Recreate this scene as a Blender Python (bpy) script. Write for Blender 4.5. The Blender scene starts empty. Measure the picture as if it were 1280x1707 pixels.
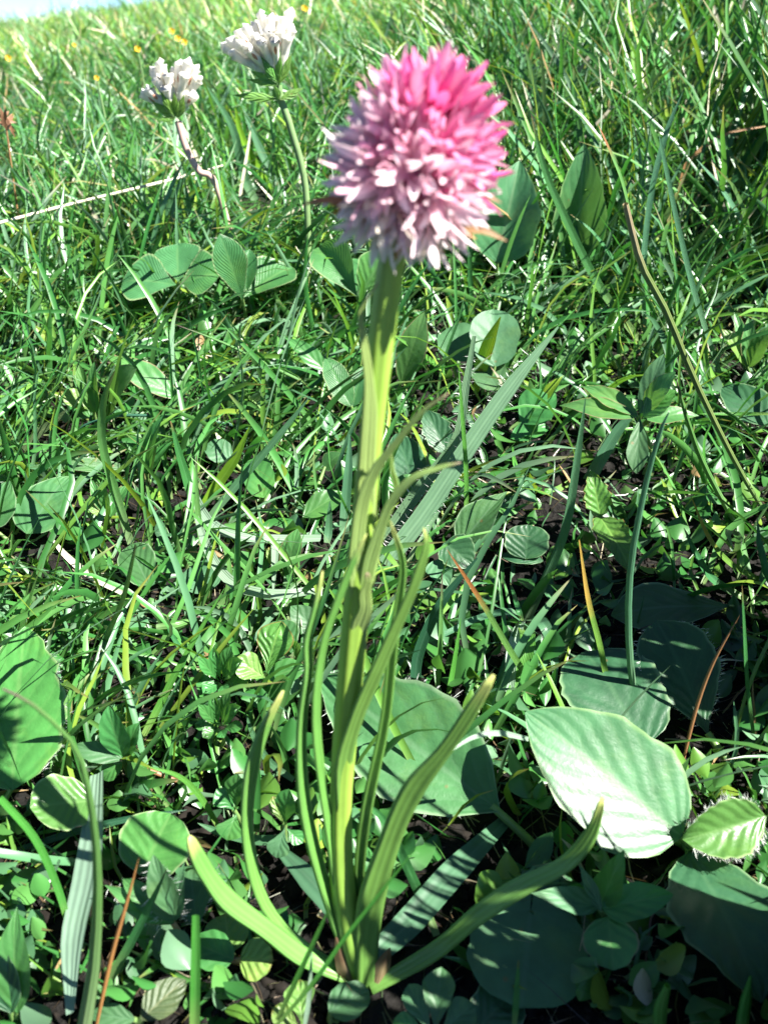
import bpy, math, random
import numpy as np
from mathutils import Vector, Matrix

# ------------------------------------------------------------------ camera, sky, sun, exposure
SC = bpy.context.scene
COL = SC.collection
S = 0.01                                     # the script thinks in centimetres
PITCH = math.radians(24.0)
FPX, CXP, CYP = 1778.0, 640.0, 853.5         # focal length and centre in photo pixels
CAM = np.array([0.0, 0.0, 16.6])

cam_d = bpy.data.cameras.new('camera')
cam = bpy.data.objects.new('camera', cam_d)
COL.objects.link(cam)
cam.location = CAM * S
cam.rotation_euler = (math.pi / 2 - PITCH, 0, 0)
cam_d.sensor_fit = 'VERTICAL'
cam_d.sensor_height = 24.0
cam_d.lens = 24.0 * FPX / 1707.0
cam_d.clip_start = 0.01
cam_d.clip_end = 500.0
cam_d.dof.use_dof = True
cam_d.dof.focus_distance = 0.29
cam_d.dof.aperture_fstop = 20.0
SC.camera = cam

SUN_DIR = Vector((0.60, -0.30, 0.76)).normalized()     # towards the sun
world = bpy.data.worlds.new('World')
SC.world = world
world.use_nodes = True
wnt = world.node_tree
bg = wnt.nodes['Background']
sky = wnt.nodes.new('ShaderNodeTexSky')
sky.sky_type = 'NISHITA'
sky.sun_disc = False
sky.sun_elevation = math.asin(SUN_DIR.z)
sky.sun_rotation = math.atan2(SUN_DIR.x, SUN_DIR.y)
sky.altitude = 1800
sky.air_density = 0.55
sky.dust_density = 0.1
sky.ozone_density = 5.0
wnt.links.new(sky.outputs[0], bg.inputs[0])
bg.inputs[1].default_value = 0.055
sun_d = bpy.data.lights.new('sun', 'SUN')
sun_d.energy = 5.0
sun_d.angle = math.radians(0.5)
sun_d.color = (1.0, 0.96, 0.9)
sun = bpy.data.objects.new('sun', sun_d)
COL.objects.link(sun)
sun.rotation_euler = SUN_DIR.to_track_quat('Z', 'Y').to_euler()

SC.view_settings.view_transform = 'Standard'
SC.view_settings.look = 'None'
SC.view_settings.exposure = 2.08
SC.view_settings.gamma = 1.0
SC.view_settings.use_curve_mapping = False
SC.render.engine = 'CYCLES'
SC.cycles.max_bounces = 7
SC.cycles.diffuse_bounces = 3
SC.cycles.transmission_bounces = 5
SC.cycles.use_denoising = True

rng = np.random.default_rng(11)
random.seed(11)
UP = np.array([0., 0., 1.])
FW = np.array([0., math.cos(PITCH), -math.sin(PITCH)])
RT = np.array([1., 0., 0.])
UV_ = np.array([0., math.sin(PITCH), math.cos(PITCH)])


def nrm(v):
    return v / (np.linalg.norm(v) + 1e-12)


# ------------------------------------------------------------------ terrain height (cm)
_GY = [-6000, 10, 14, 18, 24, 60, 100, 200, 350, 410, 470, 700, 1500, 6000]
_GZ = [0, 0, 0, .4, 1.6, 10.0, 14.0, 21.6, 32.0, 35.2, 34, 18, -60, -500]


def sstep(a, b, x):
    t = np.clip((x - a) / (b - a), 0, 1)
    return t * t * (3 - 2 * t)


def G(x, y):
    x = np.asarray(x, float); y = np.asarray(y, float)
    z = np.interp(y, _GY, _GZ)
    z = z + 0.14 * 300 * np.tanh(x / 300) * sstep(20, 85, y)
    near = sstep(6, 18, y)
    z = z + near * (0.22 * np.sin(x * .9 + 1.3) * np.sin(y * .8) + 0.12 * np.sin(x * 2.1 + y * 1.3 + .5))
    z = z + sstep(60, 160, y) * (1.6 * np.sin(x * .055 + 1) * np.sin(y * .04 + .6) + .7 * np.sin(x * .13 + y * .09))
    return z


def ray(px, py):
    return FW + RT * ((px - CXP) / FPX) + UV_ * ((CYP - py) / FPX)


_T = np.geomspace(9, 900, 900)


def hit(px, py, lift=0.0):
    """first point along the sight line of a photo pixel that is `lift` cm above the ground"""
    d = ray(px, py)
    p = CAM + _T[:, None] * d
    h = p[:, 2] - G(p[:, 0], p[:, 1]) - lift
    k = np.argmax(h < 0)
    if h[k] >= 0:
        k = len(_T) - 1
        return p[k]
    if k == 0:
        return p[0]
    f = h[k - 1] / (h[k - 1] - h[k])
    return p[k - 1] * (1 - f) + p[k] * f


def atY(px, py, Y):
    d = ray(px, py)
    return CAM + d * (Y / d[1])


def pxs(p):
    """centimetres per photo pixel at a point"""
    return float(np.dot(p - CAM, FW)) / FPX


# ------------------------------------------------------------------ object helpers
BASE = {}


def tag(o, label, cat, group=None, kind=None):
    if label: o['label'] = label
    if cat: o['category'] = cat
    if group: o['group'] = group
    if kind: o['kind'] = kind
    return o


def thing(name, label, cat, base, group=None):
    o = bpy.data.objects.new(name, None)
    o.empty_display_size = 0.005
    COL.objects.link(o)
    o.location = np.asarray(base) * S
    BASE[o.name] = np.asarray(base, float)
    return tag(o, label, cat, group)


def mk(name, V, Fa, mat, parent=None, uv=None, smooth=True, base=None, col=None):
    V = np.asarray(V, float)
    if parent is not None:
        b = BASE[parent.name]
    else:
        b = np.zeros(3) if base is None else np.asarray(base, float)
    me = bpy.data.meshes.new(name)
    Vl = (V - b) * S
    Fa = np.asarray(Fa) if not isinstance(Fa, list) else Fa
    if isinstance(Fa, list):
        me.from_pydata(Vl.tolist(), [], Fa)
    else:
        nf, k = Fa.shape
        me.vertices.add(len(Vl)); me.vertices.foreach_set('co', Vl.astype(np.float32).ravel())
        me.loops.add(nf * k); me.loops.foreach_set('vertex_index', Fa.astype(np.int32).ravel())
        me.polygons.add(nf)
        me.polygons.foreach_set('loop_start', np.arange(0, nf * k, k, dtype=np.int32))
        me.update(calc_edges=True)
    if smooth:
        me.polygons.foreach_set('use_smooth', np.ones(len(me.polygons), bool))
    if uv is not None:
        lay = me.uv_layers.new(name='UVMap')
        idx = np.empty(len(me.loops), np.int32); me.loops.foreach_get('vertex_index', idx)
        lay.data.foreach_set('uv', np.asarray(uv, np.float32)[idx].ravel())
    if col is not None:
        a = me.color_attributes.new('tint', 'FLOAT_COLOR', 'POINT')
        c = np.ones((len(V), 4), np.float32); c[:, :3] = col
        a.data.foreach_set('color', c.ravel())
    me.materials.append(mat)
    me.validate()
    o = bpy.data.objects.new(name, me)
    COL.objects.link(o)
    if parent is not None:
        o.parent = parent
        BASE[o.name] = b
    else:
        o.location = b * S
        BASE[o.name] = b
    return o


def quads(nu, nv, closed=False):
    """grid of nv rows with nu points each"""
    F_ = []
    for j in range(nv - 1):
        for i in range(nu if closed else nu - 1):
            i2 = (i + 1) % nu
            F_.append((j * nu + i, j * nu + i2, (j + 1) * nu + i2, (j + 1) * nu + i))
    return np.array(F_, np.int32)


def spline(P, n):
    P = np.asarray(P, float)
    if len(P) == 2:
        t = np.linspace(0, 1, n)[:, None]
        return P[0] * (1 - t) + P[1] * t
    Q = np.vstack([2 * P[0] - P[1], P, 2 * P[-1] - P[-2]])
    m = len(P) - 1
    out = []
    for s in np.linspace(0, m, n):
        i = min(int(s), m - 1); t = s - i
        p0, p1, p2, p3 = Q[i], Q[i + 1], Q[i + 2], Q[i + 3]
        out.append(.5 * (2 * p1 + (p2 - p0) * t + (2 * p0 - 5 * p1 + 4 * p2 - p3) * t * t + (3 * p1 - p0 - 3 * p2 + p3) * t ** 3))
    return np.array(out)


def frames(C, hint):
    T = np.gradient(C, axis=0)
    T /= np.linalg.norm(T, axis=1)[:, None] + 1e-9
    Sd = np.cross(T, hint)
    Sd /= np.linalg.norm(Sd, axis=1)[:, None] + 1e-9
    N = np.cross(Sd, T)
    return T, Sd, N


def ribbon(C, W, hint, fold=.25, nu=3, twist=0.0):
    n = len(C)
    T, Sd, N = frames(C, hint)
    tw = np.asarray(twist) * np.linspace(0, 1, n) if np.isscalar(twist) else np.asarray(twist)
    c, s = np.cos(tw)[:, None], np.sin(tw)[:, None]
    Sd, N = Sd * c + N * s, N * c - Sd * s
    us = np.linspace(-1, 1, nu)
    V = np.empty((n, nu, 3)); UV = np.empty((n, nu, 2))
    for i, u in enumerate(us):
        V[:, i] = C + Sd * (u * W / 2)[:, None] + N * (abs(u) * fold * W / 2)[:, None]
        UV[:, i, 0] = (u + 1) / 2
        UV[:, i, 1] = np.linspace(0, 1, n)
    return V.reshape(-1, 3), quads(nu, n), UV.reshape(-1, 2)


def tube(C, R, k=8, hint=None, prof=None):
    n = len(C)
    hint = np.array([.3, -.5, .8]) if hint is None else hint
    T, Sd, N = frames(C, hint)
    a = np.linspace(0, 2 * math.pi, k, endpoint=False)
    if prof is None:
        prof = np.stack([np.cos(a), np.sin(a)], 1)
    k = len(prof)
    R = np.broadcast_to(np.asarray(R, float), (n,))
    V = C[:, None] + Sd[:, None] * (prof[None, :, :1] * R[:, None, None]) + N[:, None] * (prof[None, :, 1:] * R[:, None, None])
    UV = np.stack(np.broadcast_arrays((np.arange(k) / k)[None], np.linspace(0, 1, n)[:, None]), -1)
    Fq = quads(k, n, True)
    return V.reshape(-1, 3), Fq, UV.reshape(-1, 2)


# fleshy channelled cross-section (orchid leaves)
_a = np.linspace(0, math.pi, 6)
CHAN = np.array([(math.cos(t), -.8 * math.sin(t)) for t in _a] + [(-.7, .22), (-.22, .08), (.22, .08), (.7, .22)])
CHAN[0, 1] = CHAN[5, 1] = .12

PROF = {
    'ovate': lambda v: np.sin(np.pi * np.clip(v, 0, 1) ** .72) ** .75,
    'elliptic': lambda v: np.sin(np.pi * v) ** .7,
    'obovate': lambda v: np.sin(np.pi * np.clip(v, 0, 1) ** 1.5) ** .75,
    'round': lambda v: np.sqrt(np.clip(1 - (2 * v - 1) ** 2, 0, 1)),
    'lance': lambda v: np.sin(np.pi * np.clip(v, 0, 1) ** .8) ** 1.1,
    'spoon': lambda v: np.sin(np.pi * np.clip(v, 0, 1) ** 1.9) ** .8,
    'heart': lambda v: np.sqrt(np.clip(1 - np.clip(1.0 - v / .42, 0, 1) ** 2.2, 0, 1)) * np.sqrt(np.clip(1 - np.clip((v - .42) / .58, 0, 1) ** 2.2, 0, 1)),
}


def leaf_geo(b, t, N0, width, shape='ovate', fold=.2, droop=.13, serr=0, nser=9, cord=0., wavy=.045, notch=0., nu=9, nv=17, teeth3=False, seed=0):
    b = np.asarray(b, float); t = np.asarray(t, float)
    L = t - b; ln = np.linalg.norm(L); L = L / ln
    Sd = nrm(np.cross(L, N0)); N = np.cross(Sd, L)
    v = np.linspace(0, 1, nv); u = np.linspace(-1, 1, nu)
    r = np.random.default_rng(seed)
    ph = r.uniform(0, 6.28)
    w = PROF[shape](v) * width / 2
    w = np.maximum(w, width * .012)
    vv, uu = np.meshgrid(v, u, indexing='ij')
    ww = np.repeat(w[:, None], nu, 1)
    au = np.abs(uu)
    if serr:
        saw = ((v * nser) % 1.0)
        ww = ww * (1 - serr * (saw[:, None]) * au ** 4)
    ir = 1 + .05 * np.sin(v * 9 + ph) + .03 * np.sin(v * 21 + 2 * ph)
    ww = ww * (1 + (ir[:, None] - 1) * .9 * au ** 2)
    off_l = -cord * au ** 1.3 * np.clip(1 - vv * 2.2, 0, 1) ** 1.2 * ln
    if notch:
        off_l = off_l - notch * ln * np.clip(1 - au * 2.2, 0, 1) * sstep(.75, 1, vv)
    if teeth3:
        off_l = off_l + ln * .16 * sstep(.6, 1, vv) * (np.cos(uu * math.pi * 2.2) - .6) * .8
    z = np.abs(uu) ** 1.25 * ww * math.tan(fold) + droop * ln * np.sin(np.pi * vv * .5 + .1) ** 2 * 1.0 - droop * ln * vv ** 2 * 1.4
    z = z + wavy * ww * np.sin(vv * 8 + ph + uu * 2) * au ** 2 + wavy * .25 * width * np.sin(vv * 5 + ph) * uu
    P = b + L * (vv * ln + off_l)[..., None] + Sd * (uu * ww)[..., None] + N * z[..., None]
    UV = np.stack([(uu + 1) / 2, vv], -1)
    return P.reshape(-1, 3), quads(nu, nv), UV.reshape(-1, 2), dict(b=b, L=L, Sd=Sd, N=N, P=P)


# ------------------------------------------------------------------ materials
MATS = {}


class NT:
    def __init__(self, name):
        self.m = bpy.data.materials.new(name)
        self.m.use_nodes = True
        self.t = self.m.node_tree
        self.t.nodes.clear()

    def n(self, typ, ins=None, **kw):
        nd = self.t.nodes.new('ShaderNode' + typ)
        for k, v in kw.items(): setattr(nd, k, v)
        for k, v in (ins or {}).items(): self.set(nd, k, v)
        return nd

    def set(self, nd, k, v):
        if isinstance(v, bpy.types.Node): v = v.outputs[0]
        if isinstance(v, bpy.types.NodeSocket): self.t.links.new(v, nd.inputs[k])
        else:
            if isinstance(v, tuple) and len(v) == 3 and nd.inputs[k].type == 'RGBA': v = v + (1,)
            nd.inputs[k].default_value = v

    def math(self, op, a, b=0.0, c=None, clamp=False):
        i = {0: a, 1: b}
        if c is not None: i[2] = c
        return self.n('Math', i, operation=op, use_clamp=clamp)

    def mix(self, f, a, b, mode='MIX'):
        nd = self.n('MixRGB', {0: f, 1: a, 2: b}, blend_type=mode)
        return nd

    def ramp(self, f, stops):
        nd = self.n('ValToRGB', {0: f})
        e = nd.color_ramp.elements
        while len(e) < len(stops): e.new(.5)
        for el, (p, c) in zip(e, stops):
            el.position = p
            el.color = c + (1,) if isinstance(c, tuple) else (c, c, c, 1)
        return nd

    def out(self, sh):
        o = self.n('OutputMaterial')
        self.t.links.new(sh.outputs[0], o.inputs[0])
        MATS[self.m.name] = self.m
        return self.m


def finish_leaf(q, color, tcolor, rough, trans, bump=None, spec=.5, bstr=.3, bdist=.0004):
    pi = {'Base Color': color, 'Roughness': rough, 'Specular IOR Level': spec}
    ti = {'Color': tcolor}
    if bump is not None:
        bn = q.n('Bump', {'Height': bump, 'Strength': bstr, 'Distance': bdist})
        pi['Normal'] = bn; ti['Normal'] = bn
    p = q.n('BsdfPrincipled', pi)
    t = q.n('BsdfTranslucent', ti)
    return q.out(q.n('MixShader', {0: trans, 1: p, 2: t}))


def leaf_mat(name, col, vein=(.28, .4, .16), nv=6, slant=2.2, vstr=.45, rough=.42, trans=.28, edge=None, mott=.35, spots=None, spec=.5, bstr=.35, tip=None):
    q = NT(name)
    uv = q.n('UVMap'); sep = q.n('SeparateXYZ', {0: uv})
    a = q.math('ABSOLUTE', q.math('MULTIPLY_ADD', sep.outputs[0], 2.0, -1.0))
    tc = q.n('TexCoord'); oi = q.n('ObjectInfo')
    nz = q.n('TexNoise', {'Vector': tc.outputs['Object'], 'Scale': 130.0, 'Detail': 5.0, 'Roughness': .6})
    nf = q.n('TexNoise', {'Vector': tc.outputs['Object'], 'Scale': 900.0, 'Detail': 3.0})
    w = q.math('ADD', q.math('MULTIPLY_ADD', sep.outputs[1], float(nv), q.math('MULTIPLY', nz, .8)), q.math('MULTIPLY', a, -slant))
    pp = q.math('PINGPONG', w, .5)                    # 0 at a side vein
    sv = q.n('MapRange', {0: q.math('MULTIPLY_ADD', nf, .05, pp), 1: .0, 2: .17, 3: 1.0, 4: 0.0}, interpolation_type='SMOOTHSTEP')
    mid = q.n('MapRange', {0: a, 1: .01, 2: .09, 3: 1.0, 4: 0.0}, interpolation_type='SMOOTHSTEP')
    v = q.math('MAXIMUM', q.math('MULTIPLY', sv, .38), mid)
    dark = tuple(c * .55 for c in col); lite = tuple(min(1, c * 1.45) for c in col)
    base = q.ramp(nz, [(.3, dark), (.52, col), (.75, lite)])
    base = q.mix(mott * 1.6 if mott * 1.6 < 1 else 1.0, col, base)
    rv = q.n('HueSaturation', {'Hue': q.math('MULTIPLY_ADD', oi.outputs['Random'], .03, .485), 'Value': q.math('MULTIPLY_ADD', oi.outputs['Random'], .3, .85), 'Color': base})
    nb = q.n('TexNoise', {'Vector': tc.outputs['Object'], 'Scale': 55.0, 'Detail': 6.0, 'Roughness': .65})
    rv = q.mix(q.n('MapRange', {0: nb, 1: .52, 2: .72, 3: 0.0, 4: .45}), rv, (min(1, col[0] * 2.4), min(1, col[1] * 1.5), col[2] * .8))
    c = q.mix(q.math('MULTIPLY', v, vstr), rv, vein)
    sk = q.n('TexVoronoi', {'Vector': tc.outputs['Object'], 'Scale': 240.0})
    skm = q.math('MULTIPLY', q.n('MapRange', {0: sk.outputs['Distance'], 1: .05, 2: .16, 3: .75, 4: 0.0}), q.math('GREATER_THAN', q.n('SeparateColor', {0: sk.outputs['Color']}).outputs[0], .8))
    c = q.mix(skm, c, (.16, .11, .04))
    if edge:
        e = q.n('MapRange', {0: a, 1: .9, 2: .99, 3: 0.0, 4: .8})
        c = q.mix(e, c, edge)
    if tip:
        e = q.n('MapRange', {0: q.math('MULTIPLY_ADD', nz, .25, sep.outputs[1]), 1: tip[0], 2: tip[0] + .15, 3: 0.0, 4: .9})
        c = q.mix(e, c, tip[1])
    if spots:
        vo = q.n('TexVoronoi', {'Vector': tc.outputs['Object'], 'Scale': spots[0]})
        sp = q.n('MapRange', {0: vo.outputs['Distance'], 1: .12, 2: .28, 3: 1.0, 4: 0.0})
        c = q.mix(q.math('MULTIPLY', sp, spots[2]), c, spots[1])
    tcol = q.mix(.6, c, (min(1, col[0] * 3.2), min(1, col[1] * 2.4), col[2] * .8))
    qu = q.math('MULTIPLY', q.n('MapRange', {0: pp, 1: 0.0, 2: .5, 3: 0.0, 4: 1.0}, interpolation_type='SMOOTHSTEP'), q.n('MapRange', {0: a, 1: 0.0, 2: .25, 3: 0.0, 4: 1.0}, interpolation_type='SMOOTHSTEP'))
    h = q.math('ADD', q.math('MULTIPLY', qu, .3), q.math('ADD', q.math('MULTIPLY', nf, .22), q.math('MULTIPLY', nb, .22)))
    ro = q.math('MULTIPLY_ADD', nz, .25, rough - .12)
    return finish_leaf(q, c, tcol, ro, trans, h, spec, min(1, bstr * 2), .0011)


def blade_mat(name, col, base=None, tip=None, tipstart=.82, rough=.36, trans=.28, lines=9, spec=.5, spots=None, vary=.3):
    q = NT(name)
    uv = q.n('UVMap'); sep = q.n('SeparateXYZ', {0: uv})
    tc = q.n('TexCoord'); oi = q.n('ObjectInfo')
    nz = q.n('TexNoise', {'Vector': tc.outputs['Object'], 'Scale': 160.0, 'Detail': 4.0})
    rv = q.n('HueSaturation', {'Hue': q.math('MULTIPLY_ADD', oi.outputs['Random'], .035, .4825), 'Value': q.math('MULTIPLY_ADD', nz, .5, .75), 'Color': col})
    rv = q.n('HueSaturation', {'Value': q.math('MULTIPLY_ADD', oi.outputs['Random'], vary, 1 - vary / 2), 'Color': rv})
    c = rv
    ln = q.math('SINE', q.math('MULTIPLY', sep.outputs[0], lines * 6.283))
    c = q.mix(q.math('MULTIPLY_ADD', ln, .09, .09), c, tuple(min(1, x * 1.8 + .03) for x in col))
    mid = q.n('MapRange', {0: q.math('ABSOLUTE', q.math('SUBTRACT', sep.outputs[0], .5)), 1: .0, 2: .09, 3: .35, 4: 0.0})
    c = q.mix(mid, c, tuple(min(1, x * 1.7 + .05) for x in col))
    vj = q.math('MULTIPLY_ADD', nz, .12, sep.outputs[1])
    if base:
        c = q.mix(q.n('MapRange', {0: vj, 1: .05, 2: .35, 3: .85, 4: 0.0}), c, base)
    if tip:
        c = q.mix(q.n('MapRange', {0: vj, 1: tipstart, 2: min(tipstart + .16, 1.05), 3: 0.0, 4: .95}), c, tip)
    if spots:
        vo = q.n('TexVoronoi', {'Vector': tc.outputs['Object'], 'Scale': spots[0]})
        sp = q.n('MapRange', {0: vo.outputs['Distance'], 1: .14, 2: .3, 3: spots[2], 4: 0.0})
        c = q.mix(sp, c, spots[1])
    tcol = q.mix(.5, c, (min(1, col[0] * 3), min(1, col[1] * 2.2), col[2] * .8))
    h = q.math('ADD', q.math('MULTIPLY', ln, .6), nz)
    return finish_leaf(q, c, tcol, rough, trans, h, spec, .3, .0003)


GREEN = blade_mat('blade_green', (.032, .14, .035), base=(.17, .25, .08), tip=(.2, .13, .05), tipstart=.93)
FRESH = blade_mat('blade_fresh', (.06, .21, .03), base=(.2, .3, .08))
BLUE = blade_mat('blade_bluegreen', (.062, .165, .08), base=(.14, .24, .12), rough=.33)
DARK = blade_mat('blade_dark', (.02, .085, .042), rough=.35)
YEL = blade_mat('blade_yellowgreen', (.15, .29, .02), trans=.35)
PALE = blade_mat('blade_pale', (.2, .3, .2), rough=.3, lines=6, spec=.6)
PURT = blade_mat('blade_purple_tip', (.085, .2, .05), base=(.2, .3, .14), tip=(.12, .05, .07), tipstart=.86)
BROT = blade_mat('blade_brown_tip', (.07, .17, .035), tip=(.25, .09, .03), tipstart=.62)
ORAT = blade_mat('blade_orange_tip', (.10, .2, .03), tip=(.42, .27, .06), tipstart=.58)
RIBBED = blade_mat('blade_ribbed', (.15, .24, .16), rough=.3, lines=4, spec=.6)
SHEATH = blade_mat('dry_sheath', (.2, .15, .07), tip=(.1, .06, .03), tipstart=.5, trans=.15, rough=.6)
STRAP = blade_mat('blade_strap', (.05, .13, .06), rough=.5, lines=2, spec=.35)
STRAW = blade_mat('dry_straw', (.62, .57, .44), trans=.15, rough=.5)
BROWN = blade_mat('dry_brown', (.22, .11, .045), trans=.1, rough=.5)
ORANGE = blade_mat('dry_orange', (.33, .16, .05), trans=.2, rough=.5)
CULM = blade_mat('culm_sheath', (.11, .17, .05), base=(.06, .15, .04), tip=(.25, .2, .12), tipstart=.8, trans=.08)
SPOT = blade_mat('blade_spotted', (.2, .34, .03), trans=.4, spots=(260, (.09, .03, .01), .95), lines=7)
HAIRY = blade_mat('blade_hairy', (.085, .17, .085), rough=.4, lines=5)
ORLEAF = blade_mat('orchid_leaf', (.115, .26, .05), base=(.115, .25, .05), tip=(.42, .45, .14), tipstart=.93, trans=.2, rough=.38, lines=7, vary=.25)
ORSTEM = blade_mat('orchid_stem', (.21, .38, .055), base=(.14, .29, .05), trans=.12, rough=.38, lines=7, vary=.0)
ORBRACT = blade_mat('orchid_bract', (.26, .38, .11), tip=(.32, .22, .16), tipstart=.92, trans=.3, rough=.42, vary=.2)

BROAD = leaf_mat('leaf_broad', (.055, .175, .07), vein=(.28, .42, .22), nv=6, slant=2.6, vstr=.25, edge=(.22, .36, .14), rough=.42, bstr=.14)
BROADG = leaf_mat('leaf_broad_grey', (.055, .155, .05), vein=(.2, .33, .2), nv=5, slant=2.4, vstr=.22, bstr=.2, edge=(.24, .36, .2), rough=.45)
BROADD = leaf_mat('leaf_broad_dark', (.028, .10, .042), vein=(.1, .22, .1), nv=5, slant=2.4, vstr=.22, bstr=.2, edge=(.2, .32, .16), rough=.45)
LIME = leaf_mat('leaf_lime', (.075, .22, .05), vein=(.24, .4, .14), nv=6, slant=2.2, vstr=.2, bstr=.2, edge=(.32, .44, .2), rough=.38, trans=.32)
CLOV = leaf_mat('leaf_clover', (.055, .185, .06), vein=(.22, .38, .14), nv=14, slant=6.0, vstr=.2, bstr=.2, edge=(.3, .38, .18), rough=.4, trans=.36)
HERB = leaf_mat('leaf_herb', (.05, .185, .045), vein=(.2, .33, .12), nv=4, slant=1.5, vstr=.18, bstr=.15, rough=.4, trans=.3)
HERBR = leaf_mat('leaf_herb_red_edge', (.07, .2, .055), vein=(.22, .36, .12), nv=4, slant=1.5, vstr=.18, bstr=.15, edge=(.32, .2, .13), rough=.4, trans=.34)
HERBY = leaf_mat('leaf_herb_yellow', (.14, .27, .06), vein=(.32, .42, .14), nv=4, slant=1.5, vstr=.3, rough=.4, trans=.34, tip=(1.02, (.3, .16, .05)))
HERBB = leaf_mat('leaf_herb_blue', (.055, .145, .06), vein=(.16, .29, .18), nv=4, slant=1.5, vstr=.15, bstr=.15, rough=.52, trans=.22, spec=.35)
BROWNE = leaf_mat('leaf_brown_edge', (.085, .21, .04), vein=(.24, .42, .1), nv=6, slant=2.0, edge=(.25, .12, .04), rough=.4, trans=.36)
RUSTY = leaf_mat('leaf_rusty', (.07, .11, .045), vein=(.2, .2, .1), nv=5, slant=2, rough=.5)


def plain_mat(name, col, rough=.5, trans=0.0, tcol=None, noise=0.0, scale=300.0, spec=.4):
    q = NT(name)
    tc = q.n('TexCoord')
    nz = q.n('TexNoise', {'Vector': tc.outputs['Object'], 'Scale': scale, 'Detail': 4.0})
    c = q.mix(noise, col, q.ramp(nz, [(.3, tuple(x * .5 for x in col)), (.7, tuple(min(1, x * 1.4) for x in col))]))
    return finish_leaf(q, c, tcol or col, rough, trans, nz, spec, .2, .0003)


def petal_mat(name, tip, base, trans=.4):
    q = NT(name)
    uv = q.n('UVMap'); sep = q.n('SeparateXYZ', {0: uv})
    oi = q.n('ObjectInfo')
    tc = q.n('TexCoord')
    nz = q.n('TexNoise', {'Vector': tc.outputs['Object'], 'Scale': 420.0, 'Detail': 3.0})
    c = q.mix(q.n('MapRange', {0: q.math('MULTIPLY_ADD', nz, .4, sep.outputs[1]), 1: .25, 2: .95, 3: 0.0, 4: 1.0}), base, tip)
    c = q.n('HueSaturation', {'Saturation': q.math('MULTIPLY_ADD', oi.outputs['Random'], .5, .75), 'Value': q.math('MULTIPLY_ADD', oi.outputs['Random'], .2, .9), 'Color': c})
    ln = q.math('SINE', q.math('MULTIPLY', sep.outputs[0], 31.0))
    return finish_leaf(q, c, c, .45, trans, ln, .35, .2, .0002)


PET = [petal_mat('petal_magenta', (.80, .26, .46), (.66, .11, .30)),
       petal_mat('petal_pink', (.84, .41, .57), (.70, .17, .36)),
       petal_mat('petal_rose', (.86, .57, .66), (.74, .28, .43)),
       petal_mat('petal_blush', (.88, .71, .74), (.76, .42, .50)),
       petal_mat('petal_white', (.89, .78, .78), (.8, .5, .55)),
       petal_mat('petal_cream', (.90, .82, .68), (.66, .43, .28))]
WITHER = petal_mat('petal_withered', (.42, .2, .06), (.3, .14, .1))
VWHITE = plain_mat('vetch_petal', (.92, .90, .84), .5, .45, (.93, .9, .82))
VCAL = plain_mat('vetch_calyx', (.85, .84, .74), .6, .4, (.85, .84, .66), .15, 500)
VBROWN = plain_mat('vetch_keel', (.42, .2, .13), .5, .1)
VSTEMP = plain_mat('vetch_stem_pink', (.5, .34, .28), .5, .1, None, .4, 200)
VSTEMG = plain_mat('vetch_stem_green', (.16, .26, .1), .5, .1, None, .4, 200)
BRACT = leaf_mat('vetch_bract', (.11, .26, .05), vein=(.2, .34, .1), nv=4, slant=1.5, vstr=.3, edge=(.3, .38, .22))
YELLOW = plain_mat('trefoil_petal', (.85, .55, .02), .5, .3)
STONE = plain_mat('stone_pale', (.5, .49, .47), .8, 0, None, .8, 120)
STONEP = plain_mat('stone_purple', (.22, .16, .21), .7, 0, None, .6, 160)
HAIR = plain_mat('white_hair', (.75, .78, .72), .5, .4)
SEED = plain_mat('seed_brown', (.2, .1, .05), .6, .1, None, .6, 400)
PETI = plain_mat('petiole_green', (.16, .27, .08), .4, .12, None, .4, 200)
PETIR = plain_mat('petiole_red', (.24, .16, .09), .45, .1, None, .5, 200)
STIP = plain_mat('stipule_tan', (.6, .52, .38), .5, .3, None, .5, 200)

q = NT('grass_field')
at = q.n('Attribute', attribute_name='tint')
tc = q.n('TexCoord')
nz = q.n('TexNoise', {'Vector': tc.outputs['Object'], 'Scale': 90.0, 'Detail': 3.0})
gc = q.n('HueSaturation', {'Value': q.math('MULTIPLY_ADD', nz, .6, .7), 'Color': at.outputs['Color']})
gt = q.mix(.5, gc, q.mix(1.0, gc, (1.9, 1.9, .6), 'MULTIPLY'))
FIELD = finish_leaf(q, gc, gt, .36, .3, None, .5)

q = NT('soil')
geo = q.n('NewGeometry')
n1 = q.n('TexNoise', {'Vector': geo.outputs['Position'], 'Scale': 55.0, 'Detail': 8.0, 'Roughness': .7})
n2 = q.n('TexNoise', {'Vector': geo.outputs['Position'], 'Scale': 7.0, 'Detail': 6.0})
vo = q.n('TexVoronoi', {'Vector': geo.outputs['Position'], 'Scale': 420.0})
c1 = q.ramp(n1, [(.3, (.003, .0026, .002)), (.56, (.007, .006, .0045)), (.75, (.022, .017, .012))])
c2 = q.ramp(n2, [(.35, (.02, .035, .012)), (.6, (.035, .07, .02)), (.8, (.09, .085, .04))])
sp = q.n('SeparateXYZ', {0: geo.outputs['Position']})
c = q.mix(q.n('MapRange', {0: sp.outputs[1], 1: .35, 2: 1.1, 3: 0.0, 4: .9}), c1, c2)
h = q.math('ADD', q.math('MULTIPLY', n1, 1.5), q.math('MULTIPLY', vo.outputs['Distance'], .6))
SOIL = finish_leaf(q, c, c, .85, 0.0, h, .25, .9, .004)

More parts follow.
